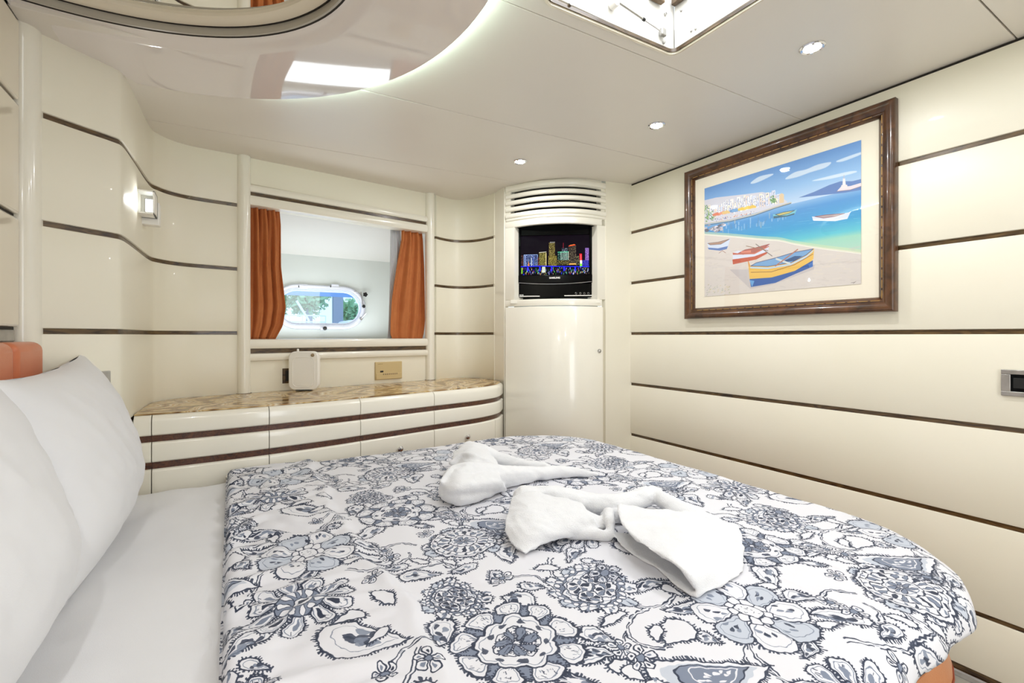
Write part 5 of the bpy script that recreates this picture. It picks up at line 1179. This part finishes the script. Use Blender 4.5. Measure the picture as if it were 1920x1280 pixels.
# socket on the right wall
y_a = onx(1878, 716, XR - .012).y; sc_c = Vector((XR - .012, y_a - .062, E - .139))
so = empty('wall_socket', sc_c, label='chrome framed black socket on the right wall at the picture edge', cat='socket')
ringm = MB()
for dy, dz_, sy, sz in ((0, .032, .124, .014), (0, -.032, .124, .014), (.052, 0, .020, .05), (-.052, 0, .020, .05)): ringm.box((XR - .016, sc_c.y + dy, sc_c.z + dz_), (.008, sy, sz))
ringm.build('surround', M['steel'], so, bevel=.0015)
MB().box((XR - .0135, sc_c.y, sc_c.z), (.003, .086, .052)).build('insert', M['black'], so, bevel=.001)
for dy in (.024, -.018): MB().box((XR - .0165, sc_c.y + dy, sc_c.z), (.004, .026, .03)).build('button', M['blackmatt'], so, bevel=.001)
# silver plate behind the far pillow, on the left wall
d_ = Vector((left_path[1][0] - L0[0], left_path[1][1] - L0[1])).normalized(); n_ = Vector((d_.y, -d_.x)); pc = Vector(L0) + d_ * .095 + n_ * .014
sp = empty('wall_plate', (pc.x, pc.y, E - .145), label='silver wall plate half hidden behind the far pillow', cat='wall plate')
MB().box((pc.x, pc.y, E - .145), (.130, .006, .080), math.atan2(d_.y, d_.x)).build('plate', M['steel'], sp, bevel=.0025)
MB().box((pc.x + n_.x * .004, pc.y + n_.y * .004, E - .145), (.070, .004, .045), math.atan2(d_.y, d_.x)).build('rocker', M['grey'], sp, bevel=.0015)
# control panel under the window
wd = Vector((WR[0] - WL[0], WR[1] - WL[1])).normalized(); wa = math.atan2(wd.y, wd.x)
pa, pb = wp(702, 695, .006), wp(752, 695, .006); pc = (pa + pb) / 2; pw = (pb - pa).length; pz = wp(727, 694, .006).z
cp = empty('control_panel', (pc.x, pc.y, pz), wa, label='beige air conditioning control panel below the window', cat='control panel')
CMx = Matrix.Translation((pc.x, pc.y, pz)) @ Matrix.Rotation(wa, 4, 'Z')
MB().box((0, 0, 0), (pw, .014, .098), 0, CMx).build('case', M['beige'], cp, bevel=.003)
MB().box((0, -.009, -.030), (pw - .006, .006, .034), 0, CMx).build('button_cover', M['beige'], cp, bevel=.002)
MB().box((-pw * .27, -.0075, -.004), (.019, .003, .009), 0, CMx).build('display', M['blackmatt'], cp, bevel=.003)
for k in range(8): MB().box((-pw * .22 + k * .0115, -.0125, -.019), (.006, .003, .008), 0, CMx).build('button', M['greybtn'], cp, bevel=.001)
text('marine air', .007, M['beige2'], CMx @ Matrix.Translation((-pw * .32, -.0073, .038)) @ Matrix.Rotation(PI / 2, 4, 'X'), cp)
# dark socket behind the router
pa, pb = wp(529, 704, .004), wp(548, 704, .004)
ds = empty('dark_socket', (pa + pb) / 2, label='dark brown socket plate half hidden behind the white router', cat='socket')
MB().box(tuple((pa + pb) / 2), ((pb - pa).length, .008, .072), wa).build('plate', M['wood'], ds, bevel=.001)
MB().box(tuple((pa + pb) / 2 + Vector((wd.y, -wd.x, 0)) * .005), (.02, .003, .05), wa).build('insert', M['blackmatt'], ds, bevel=.0006)
# router
rc = onz(569, 733.5, -.265); ra = -.42
rt = empty('router', rc, ra, label='white rounded wireless router standing on the worktop', cat='router')
RM = Matrix.Translation((rc.x, rc.y, E - .265)) @ Matrix.Rotation(ra, 4, 'Z')
def rbox(w_, h_, d_, r, y, z0, nm, m_):
    P = rrect(-w_ / 2, z0, w_ / 2, z0 + h_, r, 6); Pin = rrect(-w_ / 2 + .004, z0 + .004, w_ / 2 - .004, z0 + h_ - .004, max(r - .004, .002), 6); n = len(P); v = []
    for Q, yy2 in ((Pin, y), (P, y + .004), (P, y + d_ - .004), (Pin, y + d_)): v += [RM @ Vector((p[0], yy2, p[1])) for p in Q]
    f = [(k * n + i, k * n + (i + 1) % n, (k + 1) * n + (i + 1) % n, (k + 1) * n + i) for k in range(3) for i in range(n)] + [tuple(range(n)), tuple(range(3 * n, 4 * n))[::-1]]
    return MB().add(v, f).build(nm, m_, rt)
rbox(.136, .184, .034, .03, 0, .006, 'case', M['plastic']); rbox(.098, .140, .003, .022, -.0015, .022, 'front_plate', M['plastic'])
MB().lathe(RM @ Vector((.042, -.001, .172)), [(.008, 0), (.008, .002), (.006, .003)], (RM.to_3x3() @ Vector((0, -1, 0))), 16).build('power_button', M['greybtn'], rt)
MB().box((0, .012, .003), (.07, .03, .006), 0, RM).build('foot', M['blackmatt'], rt, bevel=.001)
MB().lathe(RM @ Vector((-.03, .015, .188)), [(.005, 0), (.005, .012), (.003, .014)], n=12).build('antenna_stub', M['plastic'], rt)
